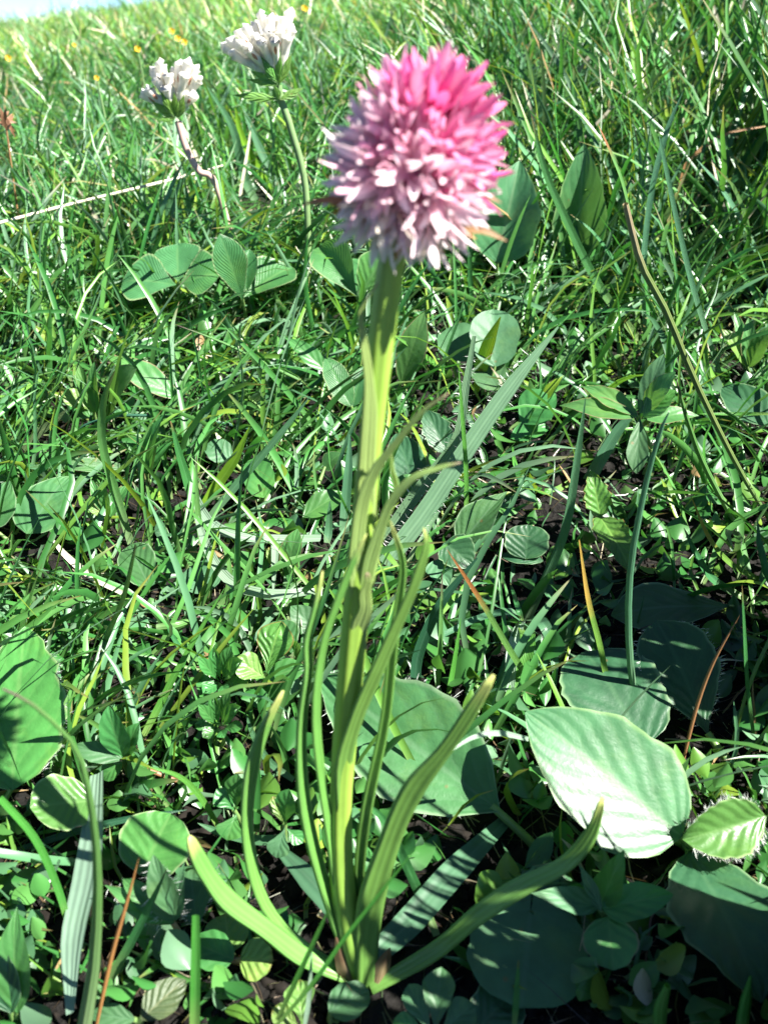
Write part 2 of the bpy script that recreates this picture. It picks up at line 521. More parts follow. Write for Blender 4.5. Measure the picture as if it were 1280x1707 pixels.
# ------------------------------------------------------------------ the ground sheet
n = 300
s = np.linspace(-1, 1, n)
gx = 6000 * np.sinh(7.6 * s) / np.sinh(7.6)
gy = 28 + 6000 * np.sinh(7.6 * s) / np.sinh(7.6)
X, Y = np.meshgrid(gx, gy)
Z = G(X, Y)
Z = Z + sstep(8, 16, Y) * (1 - sstep(60, 120, Y)) * (rng.random(Z.shape) - .5) * .28
ground = mk('ground', np.stack([X, Y, Z], -1).reshape(-1, 3), quads(n, n), SOIL)
tag(ground, 'dark bare soil under the meadow rising to the grassy hill', 'ground', kind='structure')


# ------------------------------------------------------------------ scattered meadow (uncountable)
HERO = []          # (px, py, radius px, distance cm) of traced leaves, kept clear of most scattered blades in front


def to_px(P):
    d = P - CAM
    dep = d @ FW
    return CXP + FPX * (d @ RT) / dep, CYP - FPX * (d @ UV_) / dep


def grass(name, x, y, H, W, lean, curl, col, segs, label, nu=3, az=None, twist=1.0, clear=0.0, outside=False):
    n = len(x)
    az = rng.uniform(0, 2 * math.pi, n) if az is None else az
    t = np.linspace(0, 1, segs + 1)
    phi = lean[:, None] + curl[:, None] * t[None] ** 1.2
    dt = 1.0 / segs
    r = np.concatenate([np.zeros((n, 1)), np.cumsum((np.sin(phi[:, 1:]) + np.sin(phi[:, :-1])) / 2 * dt, 1)], 1) * H[:, None]
    z = np.concatenate([np.zeros((n, 1)), np.cumsum((np.cos(phi[:, 1:]) + np.cos(phi[:, :-1])) / 2 * dt, 1)], 1) * H[:, None]
    d = np.stack([np.cos(az), np.sin(az), 0 * az], -1)
    sd = np.stack([-np.sin(az), np.cos(az), 0 * az], -1)
    wig = (rng.normal(0, .05, n)[:, None] * np.sin(t[None] * 5 + rng.uniform(0, 6, n)[:, None])) * H[:, None]
    C = np.stack([x, y, G(x, y) - .15], -1)[:, None] + d[:, None] * r[..., None] + sd[:, None] * wig[..., None]
    C[..., 2] += z
    C[..., 2] = np.maximum(C[..., 2], G(C[..., 0], C[..., 1]) + .08)
    if outside:
        ok = np.ones(n, bool)
        for j in range(segs + 1):
            u_, v_ = to_px(C[:, j]); ok &= ~((u_ < 1300) & (v_ < 1730))
        n = int(ok.sum())
        C, d, sd, phi, W, col, H = C[ok], d[ok], sd[ok], phi[ok], W[ok], col[ok], H[ok]
    if clear and HERO:
        bad = np.zeros(n, bool)
        hp = np.array(HERO)
        for j in range(1, segs + 1):
            u_, v_ = to_px(C[:, j])
            hit_ = (np.hypot(u_[:, None] - hp[None, :, 0], v_[:, None] - hp[None, :, 1]) < hp[None, :, 2]) & (C[:, j, 1][:, None] < hp[None, :, 3])
            bad |= hit_.any(1)
        ok = ~(bad & (rng.random(n) < clear))
        n = int(ok.sum())
        C, d, sd, phi, W, col, H = C[ok], d[ok], sd[ok], phi[ok], W[ok], col[ok], H[ok]
    Nn = -d[:, None] * np.cos(phi)[..., None] + UP * np.sin(phi)[..., None]
    tw = rng.uniform(-1, 1, n)[:, None] * twist + rng.uniform(-1.2, 1.2, n)[:, None] * t[None]
    ct, st = np.cos(tw)[..., None], np.sin(tw)[..., None]
    Sv = sd[:, None] * ct + Nn * st
    Nv = Nn * ct - sd[:, None] * st
    wp = (0.55 + .9 * t) * (1 - t ** 2.2) ** .8 + .02
    w = W[:, None] * np.minimum(wp, 1.0)[None]
    us = np.linspace(-1, 1, nu)
    V = np.empty((n, segs + 1, nu, 3))
    for i, u in enumerate(us):
        V[:, :, i] = C + Sv * (u * w / 2)[..., None] + Nv * (abs(u) * .35 * w / 2)[..., None]
    f1 = quads(nu, segs + 1)
    Fq = (f1[None] + (np.arange(n) * (segs + 1) * nu)[:, None, None]).reshape(-1, 4)
    base = np.array([.22, .26, .11])
    k = np.clip(1 - t * 4, 0, 1)[None, :, None] * .6
    tipb = (rng.random(n) < .3)[:, None] * np.clip((t - .8) * 5, 0, 1)[None]
    cc = col[:, None] * (1 - k) + base * k
    cc = cc * (1 - tipb[..., None] * .8) + np.array([.24, .16, .07]) * tipb[..., None] * .8
    cc = np.repeat(cc[:, :, None], nu, 2).reshape(-1, 3)
    o = mk(name, V.reshape(-1, 3), Fq, FIELD, col=cc)
    tag(o, label, 'grass', kind='stuff')
    return o


# ------------------------------------------------------------------ single blades traced in the photograph
def blade(label, pts, w, mat, name='grass_spear', cat='grass blade', dy=None, Y0=None, rnd=False, wp=None, fold=.3, hint=None, group=None, twist=.0, parent=None, n=14, lift=None):
    """pts: photo pixels from root to tip; the root stands on the ground, the rest rises in a plane leaning by dy cm"""
    r = hit(*pts[0])
    if Y0 is None: Y0 = r[1]
    L = sum(math.dist(a, b) for a, b in zip(pts, pts[1:]))
    acc = 0; P = []
    prev = pts[0]
    if dy is None: dy = random.uniform(-.06, .06) * L * Y0 / FPX
    for p in pts:
        acc += math.dist(p, prev); prev = p
        Yp = Y0 + dy * acc / L
        if lift is not None:
            g = hit(p[0], p[1], lift)
            Yp = g[1]
        else:
            Yp = min(Yp, hit(p[0], p[1], .12)[1])
        P.append(atY(p[0], p[1], Yp))
    P = np.array(P)
    base = P[0].copy()
    C = spline(P, n)
    t = np.linspace(0, 1, n)
    sc = np.array([pxs(c) for c in C])
    if wp is None:
        prof = np.minimum(1, .7 + t * 1.2) * np.clip(1 - t ** 3.2, 0.03, 1) ** .8
    else:
        prof = np.interp(t, np.linspace(0, 1, len(wp)), wp)
    W = w * sc * prof
    hint = np.array([random.uniform(-.1, .55), -.75, .5]) if hint is None else np.array(hint)
    if rnd:
        V, Fq, UVs = tube(C, W / 2, 7)
    else:
        V, Fq, UVs = ribbon(C, W, hint, fold, 5 if w > 13 else 3, twist)
    if parent is not None:
        o = mk(name, V, Fq, mat, parent, UVs)
        return o
    o = mk(name, V, Fq, mat, None, UVs, base=base)
    if w >= 12:
        for c in C[1::2]:
            u_, v_ = to_px(c); HERO.append((u_, v_, w * .7 + 9, c[1]))
    tag(o, label, cat, group)
    return o


BL = [
    # label, points root->tip, width, material, options
    ('broad pale green blade with rounded tip left of the taller white vetch', [(425, 335), (405, 290), (388, 215), (345, 144)], 17, BLUE, dict(dy=-3)),
    ('yellow-green folded blade below the taller white vetch', [(452, 318), (425, 275), (402, 225), (392, 176)], 15, YEL, dict(dy=-2)),
    ('grey-green blade standing behind the yellow-green folded blade', [(470, 330), (440, 265), (420, 215), (405, 180)], 14, BLUE, {}),
    ('thin dark blade slanting up towards the shorter white vetch', [(228, 430), (190, 325), (165, 280), (145, 247)], 6, DARK, {}),
    ('bright yellow-green upright blade above the clover leaf', [(390, 432), (378, 360), (369, 287)], 8, YEL, {}),
    ('pale arched blade in the far grass above the white straw', [(212, 232), (202, 195), (175, 155), (125, 128)], 6, PALE, {}),
    ('slender blade crossing under the shorter white vetch', [(378, 275), (350, 258), (320, 251), (278, 262)], 5, YEL, {}),
    ('long dark blade arching across behind the taller white vetch', [(700, 75), (600, 48), (520, 42), (400, 15)], 6, DARK, dict(dy=6)),
    ('wide bright green blade pointing up at the top right', [(1155, 228), (1135, 180), (1100, 110), (1052, 35)], 12, FRESH, {}),
    ('dark green blade with brown tip leaning beside the wide bright blade', [(1120, 205), (1070, 155), (1010, 95), (957, 44)], 11, DARK, {}),
    ('broad dark green blade slanting across the upper right corner', [(1250, 180), (1200, 110), (1150, 50), (1100, 0)], 14, GREEN, {}),
    ('broad blue-green blade near the upper right corner', [(1200, 120), (1160, 80), (1130, 40), (1115, 15)], 18, BLUE, {}),
    ('stiff green blade right of the pink flower head bending to the soil', [(1075, 580), (1000, 480), (935, 350), (905, 275), (885, 190)], 14, GREEN, dict(dy=-1, wp=[.9, 1, 1, .9, .7, .05])),
    ('thin blade running beside the stiff green blade', [(1000, 500), (955, 400), (920, 310), (905, 285)], 6, GREEN, {}),
    ('tall grey-green blade left of the brown stalk', [(1075, 580), (1072, 440), (1085, 320), (1110, 220), (1138, 152)], 10, BLUE, dict(wp=[.7, 1, 1, .9, .05])),
    ('long grey-green blade crossing in front of the curled dry blade', [(1208, 650), (1160, 500), (1130, 380), (1105, 260), (1098, 225)], 10, BLUE, dict(dy=-2)),
    ('dry brown curled blade arching at the right edge', [(1110, 445), (1120, 370), (1135, 300), (1150, 265), (1205, 225), (1278, 210)], 7, BROWN, dict(wp=[.6, 1, 1, .9, .8, .4])),
    ('light green curved blade tip near the right edge', [(1190, 290), (1193, 250), (1210, 205), (1238, 174)], 13, FRESH, {}),
    ('wide green blade slanting to the right edge', [(1155, 380), (1195, 330), (1240, 270), (1280, 215)], 17, GREEN, dict(wp=[.8, 1, 1, .8])),
    ('drooping blue-green blade at the right edge below the curled blade', [(1290, 500), (1250, 400), (1205, 320), (1160, 265)], 11, BLUE, {}),
    ('tall brown-sheathed grass stalk on the right of the picture', [(1290, 880), (1230, 780), (1160, 640), (1110, 520), (1068, 440), (1042, 340)], 11, CULM, dict(rnd=True, dy=-3, wp=[.6, .8, 1, 1.1, 1.1, .95], name='grass_stalk', cat='grass stalk')),
    ('slender tip rising out of the brown-sheathed stalk', [(1048, 350), (1035, 300), (1015, 250), (995, 205)], 8, BROT, dict(Y0=31)),
    ('thin arching blade below the folded pointed leaf', [(1075, 560), (1030, 450), (990, 390), (950, 357)], 7, GREEN, {}),
    ('green blade running from the upper left edge to the clover', [(250, 545), (180, 543), (80, 515), (0, 487)], 5, GREEN, dict(dy=-2)),
    ('thin blade sloping up across the left edge', [(0, 592), (60, 567), (130, 549), (245, 545)], 6, GREEN, dict(dy=1)),
    ('long thin dark stem lying level across the middle', [(575, 727), (480, 727), (350, 702), (220, 692), (150, 705), (128, 720)], 6, DARK, dict(rnd=True, dy=-2.0, name='grass_stalk', cat='grass stalk', wp=[1, 1, 1, .9, .7, .2])),
    ('dark thin stalk slanting down to the orchid stem', [(575, 668), (470, 620), (380, 575), (290, 540)], 6, PURT, dict(rnd=True, dy=-2, name='grass_stalk', cat='grass stalk')),
    ('thick green blade with purple tip beside the small pale herb', [(218, 905), (200, 845), (172, 750), (170, 690), (178, 650), (192, 618)], 15, PURT, dict(dy=-3, wp=[.8, 1, 1, .9, .6, .1])),
    ('thin blade with dark tip below the purple-tipped blade', [(140, 1145), (175, 1070), (205, 1000), (220, 940), (226, 908)], 9, PURT, dict(dy=-2, wp=[1, 1, .9, .7, .3])),
    ('broad brownish blade slanting at the left edge', [(40, 750), (70, 718), (92, 702), (112, 682)], 14, RUSTY, {}),
    ('curved green blade with purple tip beside the pale curved blade', [(340, 1025), (372, 1002), (383, 960), (378, 925), (366, 902)], 10, PURT, {}),
    ('yellow-green wide blade leaning right in the middle left', [(335, 850), (362, 810), (392, 765), (416, 712)], 19, YEL, dict(wp=[.6, 1, .9, .1])),
    ('long grey-green blade leaning right behind the yellow-green blade', [(335, 880), (400, 802), (460, 732), (518, 660)], 14, BLUE, {}),
    ('upright hairy green blade with red tip left of the orchid', [(340, 930), (332, 870), (327, 810), (328, 757)], 10, PURT, {}),
    ('upright green blade leaning left of the red-tipped blade', [(330, 870), (312, 800), (297, 750), (285, 702)], 16, GREEN, dict(wp=[.9, 1, .7, .1])),
    ('stout upright blue-green blade beside the orchid stem', [(573, 900), (576, 840), (581, 780), (583, 724)], 17, BLUE, dict(wp=[1, 1, .8, .2])),
    ('short upright blue-green blade left of the stout one', [(545, 905), (548, 880), (550, 835)], 14, BLUE, {}),
    ('pale flat curved blade, upper of the two beside the orchid', [(535, 898), (460, 900), (400, 895), (350, 872), (325, 830), (305, 790)], 19, PALE, dict(lift=1.0, wp=[.8, 1, 1, 1, .9, .4], hint=(-.2, -.4, .9))),
    ('pale flat curved blade, lower of the two beside the orchid', [(530, 984), (470, 992), (410, 984), (370, 955), (345, 910), (328, 860)], 20, PALE, dict(lift=1.3, wp=[.9, 1, 1, .9, .8, .4], hint=(-.2, -.4, .9))),
    ('bleached flat straw lying left of the pale curved blades', [(205, 988), (150, 958), (110, 925), (85, 895)], 13, STRAW, dict(lift=.9)),
    ('short grey pointed sliver hanging between the two pale curved blades', [(460, 898), (458, 945), (455, 998)], 15, PALE, dict(lift=1.0, wp=[1, .7, .05])),
    ('curled thin blade right of the grey sliver', [(508, 1002), (482, 965), (473, 930), (480, 898)], 8, GREEN, {}),
    ('thick short green shoot with purple end lying on its side', [(262, 1047), (295, 1042), (333, 1030)], 15, PURT, dict(rnd=True, lift=.9, wp=[.9, 1, .5], name='green_shoot', cat='shoot')),
    ('upright blade with brown tip left of the three-lobed leaf', [(378, 1080), (385, 1050), (390, 1008)], 10, GREEN, {}),
    ('curved dark blade above the small cut-leaved herb', [(322, 1110), (297, 1075), (283, 1050), (280, 1025)], 8, GREEN, {}),
    ('long blade slanting down towards the small leaflet herb', [(235, 1235), (270, 1170), (300, 1110), (375, 980)], 13, FRESH, dict(dy=1)),
    ('broad curved blade with white hairs slanting right of the orchid', [(640, 940), (705, 858), (780, 745), (850, 645), (930, 545)], 30, HAIRY, dict(lift=None, dy=2.5, wp=[1, 1.05, 1, .85, .1], fold=.15, name='hairy_grass_spear')),
    ('narrower hairy blade beside the broad hairy one', [(640, 900), (700, 815), (760, 735), (775, 650), (790, 560)], 22, HAIRY, dict(dy=1.5, wp=[1, 1, .8, .6, .3], name='hairy_grass_spear')),
    ('yellow-green blade with brown spots standing before the round leaf', [(793, 655), (802, 610), (815, 570), (834, 528)], 24, SPOT, dict(dy=-1, wp=[.35, 1, .9, .08], fold=.1)),
    ('pale-edged blade running down from the orchid stem to the spotted blade', [(765, 645), (735, 615), (695, 585), (650, 555)], 11, FRESH, dict(dy=-2)),
    ('thin upright green blade right of the orchid stem', [(775, 900), (777, 800), (770, 690), (764, 608)], 8, FRESH, {}),
    ('thin brown-tipped blade standing behind the round leaves', [(725, 680), (740, 600), (765, 530), (775, 490)], 5, GREEN, {}),
    ('bright curved blade arching in the dark hollow', [(948, 805), (915, 820), (880, 808), (858, 775), (854, 745)], 11, FRESH, dict(wp=[.9, 1, 1, .9, .3])),
    ('tall grey-green leaf rising out of the dark hollow', [(875, 1035), (915, 945), (942, 870), (960, 760), (975, 664)], 21, BLUE, dict(dy=-3, wp=[.8, 1, 1, .85, .1], fold=.4)),
    ('long thin blue-green stalk crossing the dark hollow', [(1062, 1205), (1048, 1080), (1050, 950), (1075, 810), (1100, 720), (1114, 688)], 12, BLUE, dict(rnd=True, dy=-1.5, wp=[1, 1, .95, .85, .6, .2], name='grass_stalk', cat='grass stalk')),
    ('yellow-tipped blade left of the thin blue-green stalk', [(1022, 1190), (1000, 1080), (980, 1000), (965, 900)], 10, ORAT, dict(wp=[1, 1, .9, .2])),
    ('orange-tipped arching blade at the right edge', [(1290, 978), (1220, 942), (1180, 895), (1150, 825)], 10, ORAT, dict(dy=-1)),
    ('stout green blade curving up left of the orange-tipped one', [(1245, 1000), (1190, 968), (1160, 925), (1139, 880)], 14, GREEN, {}),
    ('brown thin dry stalk bending over the dark lobed leaf', [(1138, 1268), (1160, 1180), (1188, 1105), (1232, 1026)], 7, BROWN, dict(rnd=True, name='dry_stalk', cat='dry stalk')),
    ('green upright stalk beside the brown dry stalk', [(1258, 1250), (1245, 1150), (1240, 1060), (1236, 975)], 9, GREEN, {}),
    ('blade with long brown tip slanting right of the orchid', [(905, 1172), (850, 1085), (800, 1000), (745, 916)], 11, BROT, dict(dy=-1.5)),
    ('dark blue-green blade bending right of the orchid', [(692, 1155), (697, 1090), (735, 1005), (795, 930)], 19, DARK, dict(wp=[.9, 1, .9, .15])),
    ('short upright blade beneath the brown-tipped blade', [(745, 1165), (755, 1110), (768, 1030)], 11, FRESH, {}),
    ('narrow blade with purple tip beside the dark blue-green blade', [(728, 1155), (733, 1080), (737, 955)], 10, PURT, {}),
    ('white-tipped arching blade below the dark hollow', [(880, 1232), (830, 1222), (785, 1230), (738, 1262)], 10, PALE, dict(Y0=18, dy=-1)),
    ('purple thin stalk right of the cut-leaved herb', [(1240, 900), (1175, 780), (1145, 700), (1126, 630)], 10, PURT, dict(rnd=True, dy=-2, name='grass_stalk', cat='grass stalk')),
    ('curved narrow blade below the cut-leaved herb', [(1230, 860), (1180, 800), (1172, 740), (1185, 705)], 9, FRESH, {}),
    ('flat thin blade lying level over the shiny dark leaf', [(1280, 690), (1220, 690), (1165, 690)], 6, FRESH, dict(lift=1.5)),
    ('grey-green blade falling from the cut-leaved herb', [(980, 800), (1005, 755), (1030, 715), (1055, 690)], 24, BLUE, dict(wp=[1, 1, .8, .3])),
    ('broad pale ribbed blade lying along the lower left', [(118, 1690), (125, 1560), (150, 1440), (163, 1290)], 50, RIBBED, dict(lift=1.0, wp=[.3, .95, 1.05, .5], fold=.2, hint=(-.3, -.5, .8), name='ribbed_grass_spear')),
    ('stout jointed grass stalk at the lower left', [(140, 1715), (158, 1600), (163, 1450), (150, 1330), (125, 1245), (60, 1178), (5, 1148)], 17, PURT, dict(rnd=True, Y0=13.6, dy=-1.2, wp=[1.5, 1.2, .9, .7, .5, .4, .2], name='grass_stalk', cat='grass stalk')),
    ('green blade curving in from the lower left edge', [(118, 1560), (100, 1490), (60, 1400), (0, 1330)], 13, FRESH, dict(wp=[.7, 1, 1, .9], dy=-1)),
    ('dark thin blade crossing level over the lower left', [(-10, 1430), (130, 1385), (230, 1362), (312, 1350)], 12, DARK, dict(dy=.5)),
    ('orange dry thin stalk rising at the lower left', [(160, 1715), (185, 1600), (210, 1510), (232, 1430)], 8, ORANGE, dict(rnd=True, Y0=13.6, name='dry_stalk', cat='dry stalk')),
    ('folded green blade right of the orange dry stalk', [(180, 1640), (225, 1560), (255, 1500), (278, 1450)], 15, GREEN, dict(wp=[1, 1, .7, .1])),
    ('bright green upright blade at the bottom edge', [(325, 1720), (326, 1650), (327, 1590), (327, 1525)], 17, FRESH, dict(wp=[1, 1, .95, .7], Y0=13.2)),
    ('thin long blade crossing before the orchid foot', [(455, 1715), (520, 1640), (575, 1562), (640, 1480), (700, 1405)], 9, FRESH, dict(Y0=13.3, dy=-.4)),
    ('second thin blade crossing before the orchid foot', [(462, 1700), (500, 1620), (530, 1555), (548, 1515)], 9, FRESH, dict(Y0=13.3, dy=-.3)),
    ('short pale blade tip before the orchid foot', [(508, 1710), (515, 1660), (520, 1580)], 9, PALE, dict(Y0=13.3)),
    ('thin grass blade sloping down into the soil behind the orchid', [(728, 1560), (690, 1470), (645, 1375), (605, 1335)], 17, GREEN, dict(Y0=17, dy=-.6)),
    ('broad grey-green blade lying in shade right of the orchid foot', [(612, 1605), (680, 1540), (760, 1450), (840, 1370)], 54, STRAP, dict(lift=.5, wp=[.6, .9, .85, .4], fold=.1, hint=(-.1, -.5, .8))),
    ('broad grey-green blade lying in shade left of the orchid foot', [(600, 1590), (560, 1520), (520, 1470), (470, 1420)], 44, STRAP, dict(lift=.5, wp=[.4, .8, .9, .4], fold=.1, hint=(-.1, -.5, .8))),
    ('thin upright blade tip standing before the heart-shaped leaf', [(857, 1707), (860, 1660), (864, 1600)], 11, GREEN, dict(Y0=13.4)),
    ('stubby green shoot at the bottom right', [(1098, 1715), (1100, 1680), (1112, 1643)], 24, FRESH, dict(rnd=True, Y0=13.4, wp=[1, 1, .5], name='green_shoot', cat='shoot')),
    ('pointed green shoot in the lower right corner', [(1235, 1715), (1242, 1670), (1250, 1628)], 22, FRESH, dict(rnd=True, Y0=13.4, wp=[1, .9, .2], name='green_shoot', cat='shoot')),
    ('curving green blade above the brown twig on the left', [(368, 1385), (335, 1330), (300, 1295), (250, 1278)], 11, FRESH, dict(dy=-1)),
    ('dark narrow curved blade left of the long orchid leaf', [(490, 1300), (450, 1270), (425, 1230), (410, 1190)], 13, BLUE, dict(lift=.5)),
    ('grey-green arching blade on the soil behind the lower left orchid leaf', [(500, 1395), (430, 1400), (370, 1388), (330, 1372)], 17, BLUE, dict(lift=.5)),
    ('white bleached straw lying across the upper left meadow', [(372, 276), (300, 296), (210, 318), (100, 345), (-10, 374)], 5, STRAW, dict(lift=4.0, rnd=True, wp=[.7, 1, 1, 1, 1], name='dry_straw', cat='straw')),
    ('short white straw standing in the far grass at upper left', [(86, 168), (70, 135), (40, 85)], 8, STRAW, dict(name='dry_straw', cat='straw')),
    ('bleached straw forked behind the orchid head on the left', [(500, 385), (465, 345), (425, 300)], 5, STRAW, dict(name='dry_straw', cat='straw')),
    ('yellowing thin blade with orange tip left of the orchid head', [(560, 500), (585, 450), (600, 420), (610, 400)], 5, ORAT, {}),
]
BLO = {}
for label, pts, w, mat, kw in BL:
    BLO[label] = blade(label, pts, w, mat, **kw)


# ------------------------------------------------------------------ leaves
NUP = nrm(np.array([-.12, -.55, .8]))


def hairs(parent, P, D, ln, name='hairs', r=.0032):
    """fine white hairs, one part of their leaf"""
    P = np.asarray(P); D = np.asarray(D)
    n = len(P)
    sd = np.cross(D, rng.normal(0, 1, (n, 3))); sd /= np.linalg.norm(sd, axis=1)[:, None] + 1e-9
    ln = ln * rng.uniform(.5, 1.3, n)
    bend = rng.normal(0, .25, (n, 3))
    V = np.stack([P - sd * r, P + sd * r, P + D * (ln * .5)[:, None] + sd * r * .7, P + (D + bend * .5) * ln[:, None]], 1).reshape(-1, 3)
    k = np.arange(n)[:, None] * 4
    Fq = (k + np.array([[0, 1, 2, 3]]))
    o = mk(name, V, Fq, HAIR, parent, smooth=False)
    o['kind'] = 'stuff'
    return o


def leaf(parent, bpx, tpx, wpx, mat, shape='ovate', N=None, name='leaf', lb=.6, lt=.8, Yb=None, Yt=None, hair=0, label=None, ax=False, **kw):
    b = hit(bpx[0], bpx[1], lb) if Yb is None else atY(bpx[0], bpx[1], Yb)
    t = hit(tpx[0], tpx[1], lt) if Yt is None else atY(tpx[0], tpx[1], Yt)
    N0 = NUP if N is None else nrm(np.array(N, float))
    L = nrm(t - b); Sd = nrm(np.cross(L, N0))
    mid = (b + t) / 2; vw = nrm(mid - CAM)
    # apparent width: part of the side vector that is square to both the sight line and the apparent length
    sp = Sd - vw * np.dot(Sd, vw); lp = nrm(L - vw * np.dot(L, vw))
    sp = sp - lp * np.dot(sp, lp)
    f = max(np.linalg.norm(sp), .35)
    width = wpx * pxs(mid) / f
    V, Fq, UVs, info = leaf_geo(b, t, N0, width, shape, seed=random.randrange(9999), **kw)
    o = mk(name, V, Fq, mat, parent, UVs)
    for f in (.2, .5, .8):
        c = b + (t - b) * f; u_, v_ = to_px(c); HERO.append((u_, v_, wpx * .42, c[1] + .2))
    if label: o['label'] = label
    if hair:
        P = info['P']
        e = np.concatenate([P[1:-1, 0], P[1:-1, -1]])
        d = np.concatenate([P[1:-1, 0] - P[1:-1, 1], P[1:-1, -1] - P[1:-1, -2]])
        d /= np.linalg.norm(d, axis=1)[:, None] + 1e-9
        idx = rng.integers(0, len(e) - 1, hair); fr = rng.random((hair, 1))
        nx = np.where((idx + 1) % (P.shape[0] - 2) == 0, idx, idx + 1)
        pp = e[idx] * (1 - fr) + e[nx] * fr
        hairs(o, pp, d[idx] + rng.normal(0, .4, (hair, 3)), .11)
    return o, info


def petiole(parent, P, r=.09, mat=None, name='petiole'):
    C = spline(P, 9)
    V, Fq, UVs = tube(C, np.linspace(r * 1.1, r * .8, 9), 6)
    return mk(name, V, Fq, mat or PETI, parent, UVs)


def herb(name, label, cat, foot, leaves, stem=None, group=None, smat=None, r=.07, lift=0):
    """foot: photo pixel of the root; leaves: list of (base px, tip px, width px, material, options)"""
    b = hit(foot[0], foot[1], lift)
    T = thing(name, label, cat, b, group)
    for (bp, tp, w, mat, kw) in leaves:
        kw = dict(kw)
        pet = kw.pop('pet', True)
        o, info = leaf(T, bp, tp, w, mat, **kw)
        if pet:
            p0 = info['b']; g = b.copy(); g[2] = G(b[0], b[1]) - .05
            if np.linalg.norm(p0 - g) > .25:
                m = (p0 + g) / 2 - info['L'] * .15 * np.linalg.norm(p0 - g)
                petiole(T, [g, m, p0 + info['L'] * .05], r, smat)
    return T


D = dict
# --- big single leaves round the orchid
herb('broad_leaf_plant', 'large toothed bright green leaf with hairy edge at the left edge', 'leafy plant', (-20, 1340),
     [((20, 1318), (42, 1042), 178, LIME, D(shape='ovate', serr=.2, nser=6, hair=220, fold=.12, wavy=.05, lb=1.0, lt=2.8, droop=.06))])
herb('broad_leaf_plant', 'large pale green leaf lying right behind the orchid stem', 'leafy plant', (905, 1425),
     [((822, 1345), (522, 1118), 205, BROADG, D(shape='lance', fold=.28, serr=.1, nser=9, lb=.8, lt=1.3, droop=.06, N=(-.25, -.55, .8), hair=120, cord=.03))], r=.12)
herb('broad_leaf_plant', 'big rosette with one sunlit oval leaf and a crinkled hairy leaf', 'leafy plant', (1142, 1408),
     [((1135, 1395), (878, 1185), 205, BROAD, D(shape='ovate', fold=.1, lb=1.2, lt=3.0, droop=.08, N=(-.35, -.35, .85), serr=.03, nser=7, wavy=.015, nu=13, nv=25, label='sunlit pale green oval leaf crossed by shadows')),
      ((1275, 1360), (1140, 1400), 100, LIME, D(shape='elliptic', fold=.5, lb=1.3, lt=1.4, wavy=.22, serr=.12, nser=9, hair=260, N=(0, -.8, .6), label='crinkled hairy leaf with scalloped edge')),
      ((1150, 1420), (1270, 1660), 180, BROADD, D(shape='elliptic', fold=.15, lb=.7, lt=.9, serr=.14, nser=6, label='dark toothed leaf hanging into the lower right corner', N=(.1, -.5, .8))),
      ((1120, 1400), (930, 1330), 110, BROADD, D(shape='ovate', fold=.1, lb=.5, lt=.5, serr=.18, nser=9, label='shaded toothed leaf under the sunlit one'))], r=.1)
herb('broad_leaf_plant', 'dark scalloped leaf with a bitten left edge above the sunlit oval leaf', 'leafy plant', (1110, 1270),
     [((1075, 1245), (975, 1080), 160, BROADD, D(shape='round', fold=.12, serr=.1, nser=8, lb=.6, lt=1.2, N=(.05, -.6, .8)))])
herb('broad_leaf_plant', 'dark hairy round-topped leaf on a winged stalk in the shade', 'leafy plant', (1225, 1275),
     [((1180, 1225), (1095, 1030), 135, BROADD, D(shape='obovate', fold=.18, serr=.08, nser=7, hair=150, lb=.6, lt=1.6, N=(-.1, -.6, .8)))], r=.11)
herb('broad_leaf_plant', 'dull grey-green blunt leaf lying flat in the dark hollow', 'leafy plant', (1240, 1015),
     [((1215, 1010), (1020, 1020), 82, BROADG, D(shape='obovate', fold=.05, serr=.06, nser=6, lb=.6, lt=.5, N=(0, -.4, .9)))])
herb('heart_leaf_plant', 'blue-green heart-shaped leaf right of the orchid foot', 'leafy plant', (895, 1545),
     [((884, 1520), (868, 1680), 205, HERBB, D(shape='heart', fold=.06, cord=.22, lb=.7, lt=.5, droop=.03, N=(0, -.6, .8)))], r=.09)
herb('round_leaf_plant', 'lime green rounded leaf under the large left leaf', 'leafy plant', (175, 1360),
     [((155, 1335), (52, 1345), 92, LIME, D(shape='round', fold=.1, lb=1.0, lt=1.4, droop=.06))])
herb('blotched_leaf_plant', 'pale blotched two-lobed leaf beside the lowest left orchid leaf', 'leafy plant', (275, 1470),
     [((240, 1450), (285, 1355), 118, LIME, D(shape='heart', fold=.1, lb=.6, lt=1.2, cord=.1, wavy=.1))])
herb('blue_leaf_plant', 'fuzzy blue-grey leaf behind the lowest left orchid leaf', 'leafy plant', (345, 1575),
     [((330, 1550), (318, 1445), 80, HERBB, D(shape='obovate', fold=.2, hair=80, lb=.5, lt=.8))])
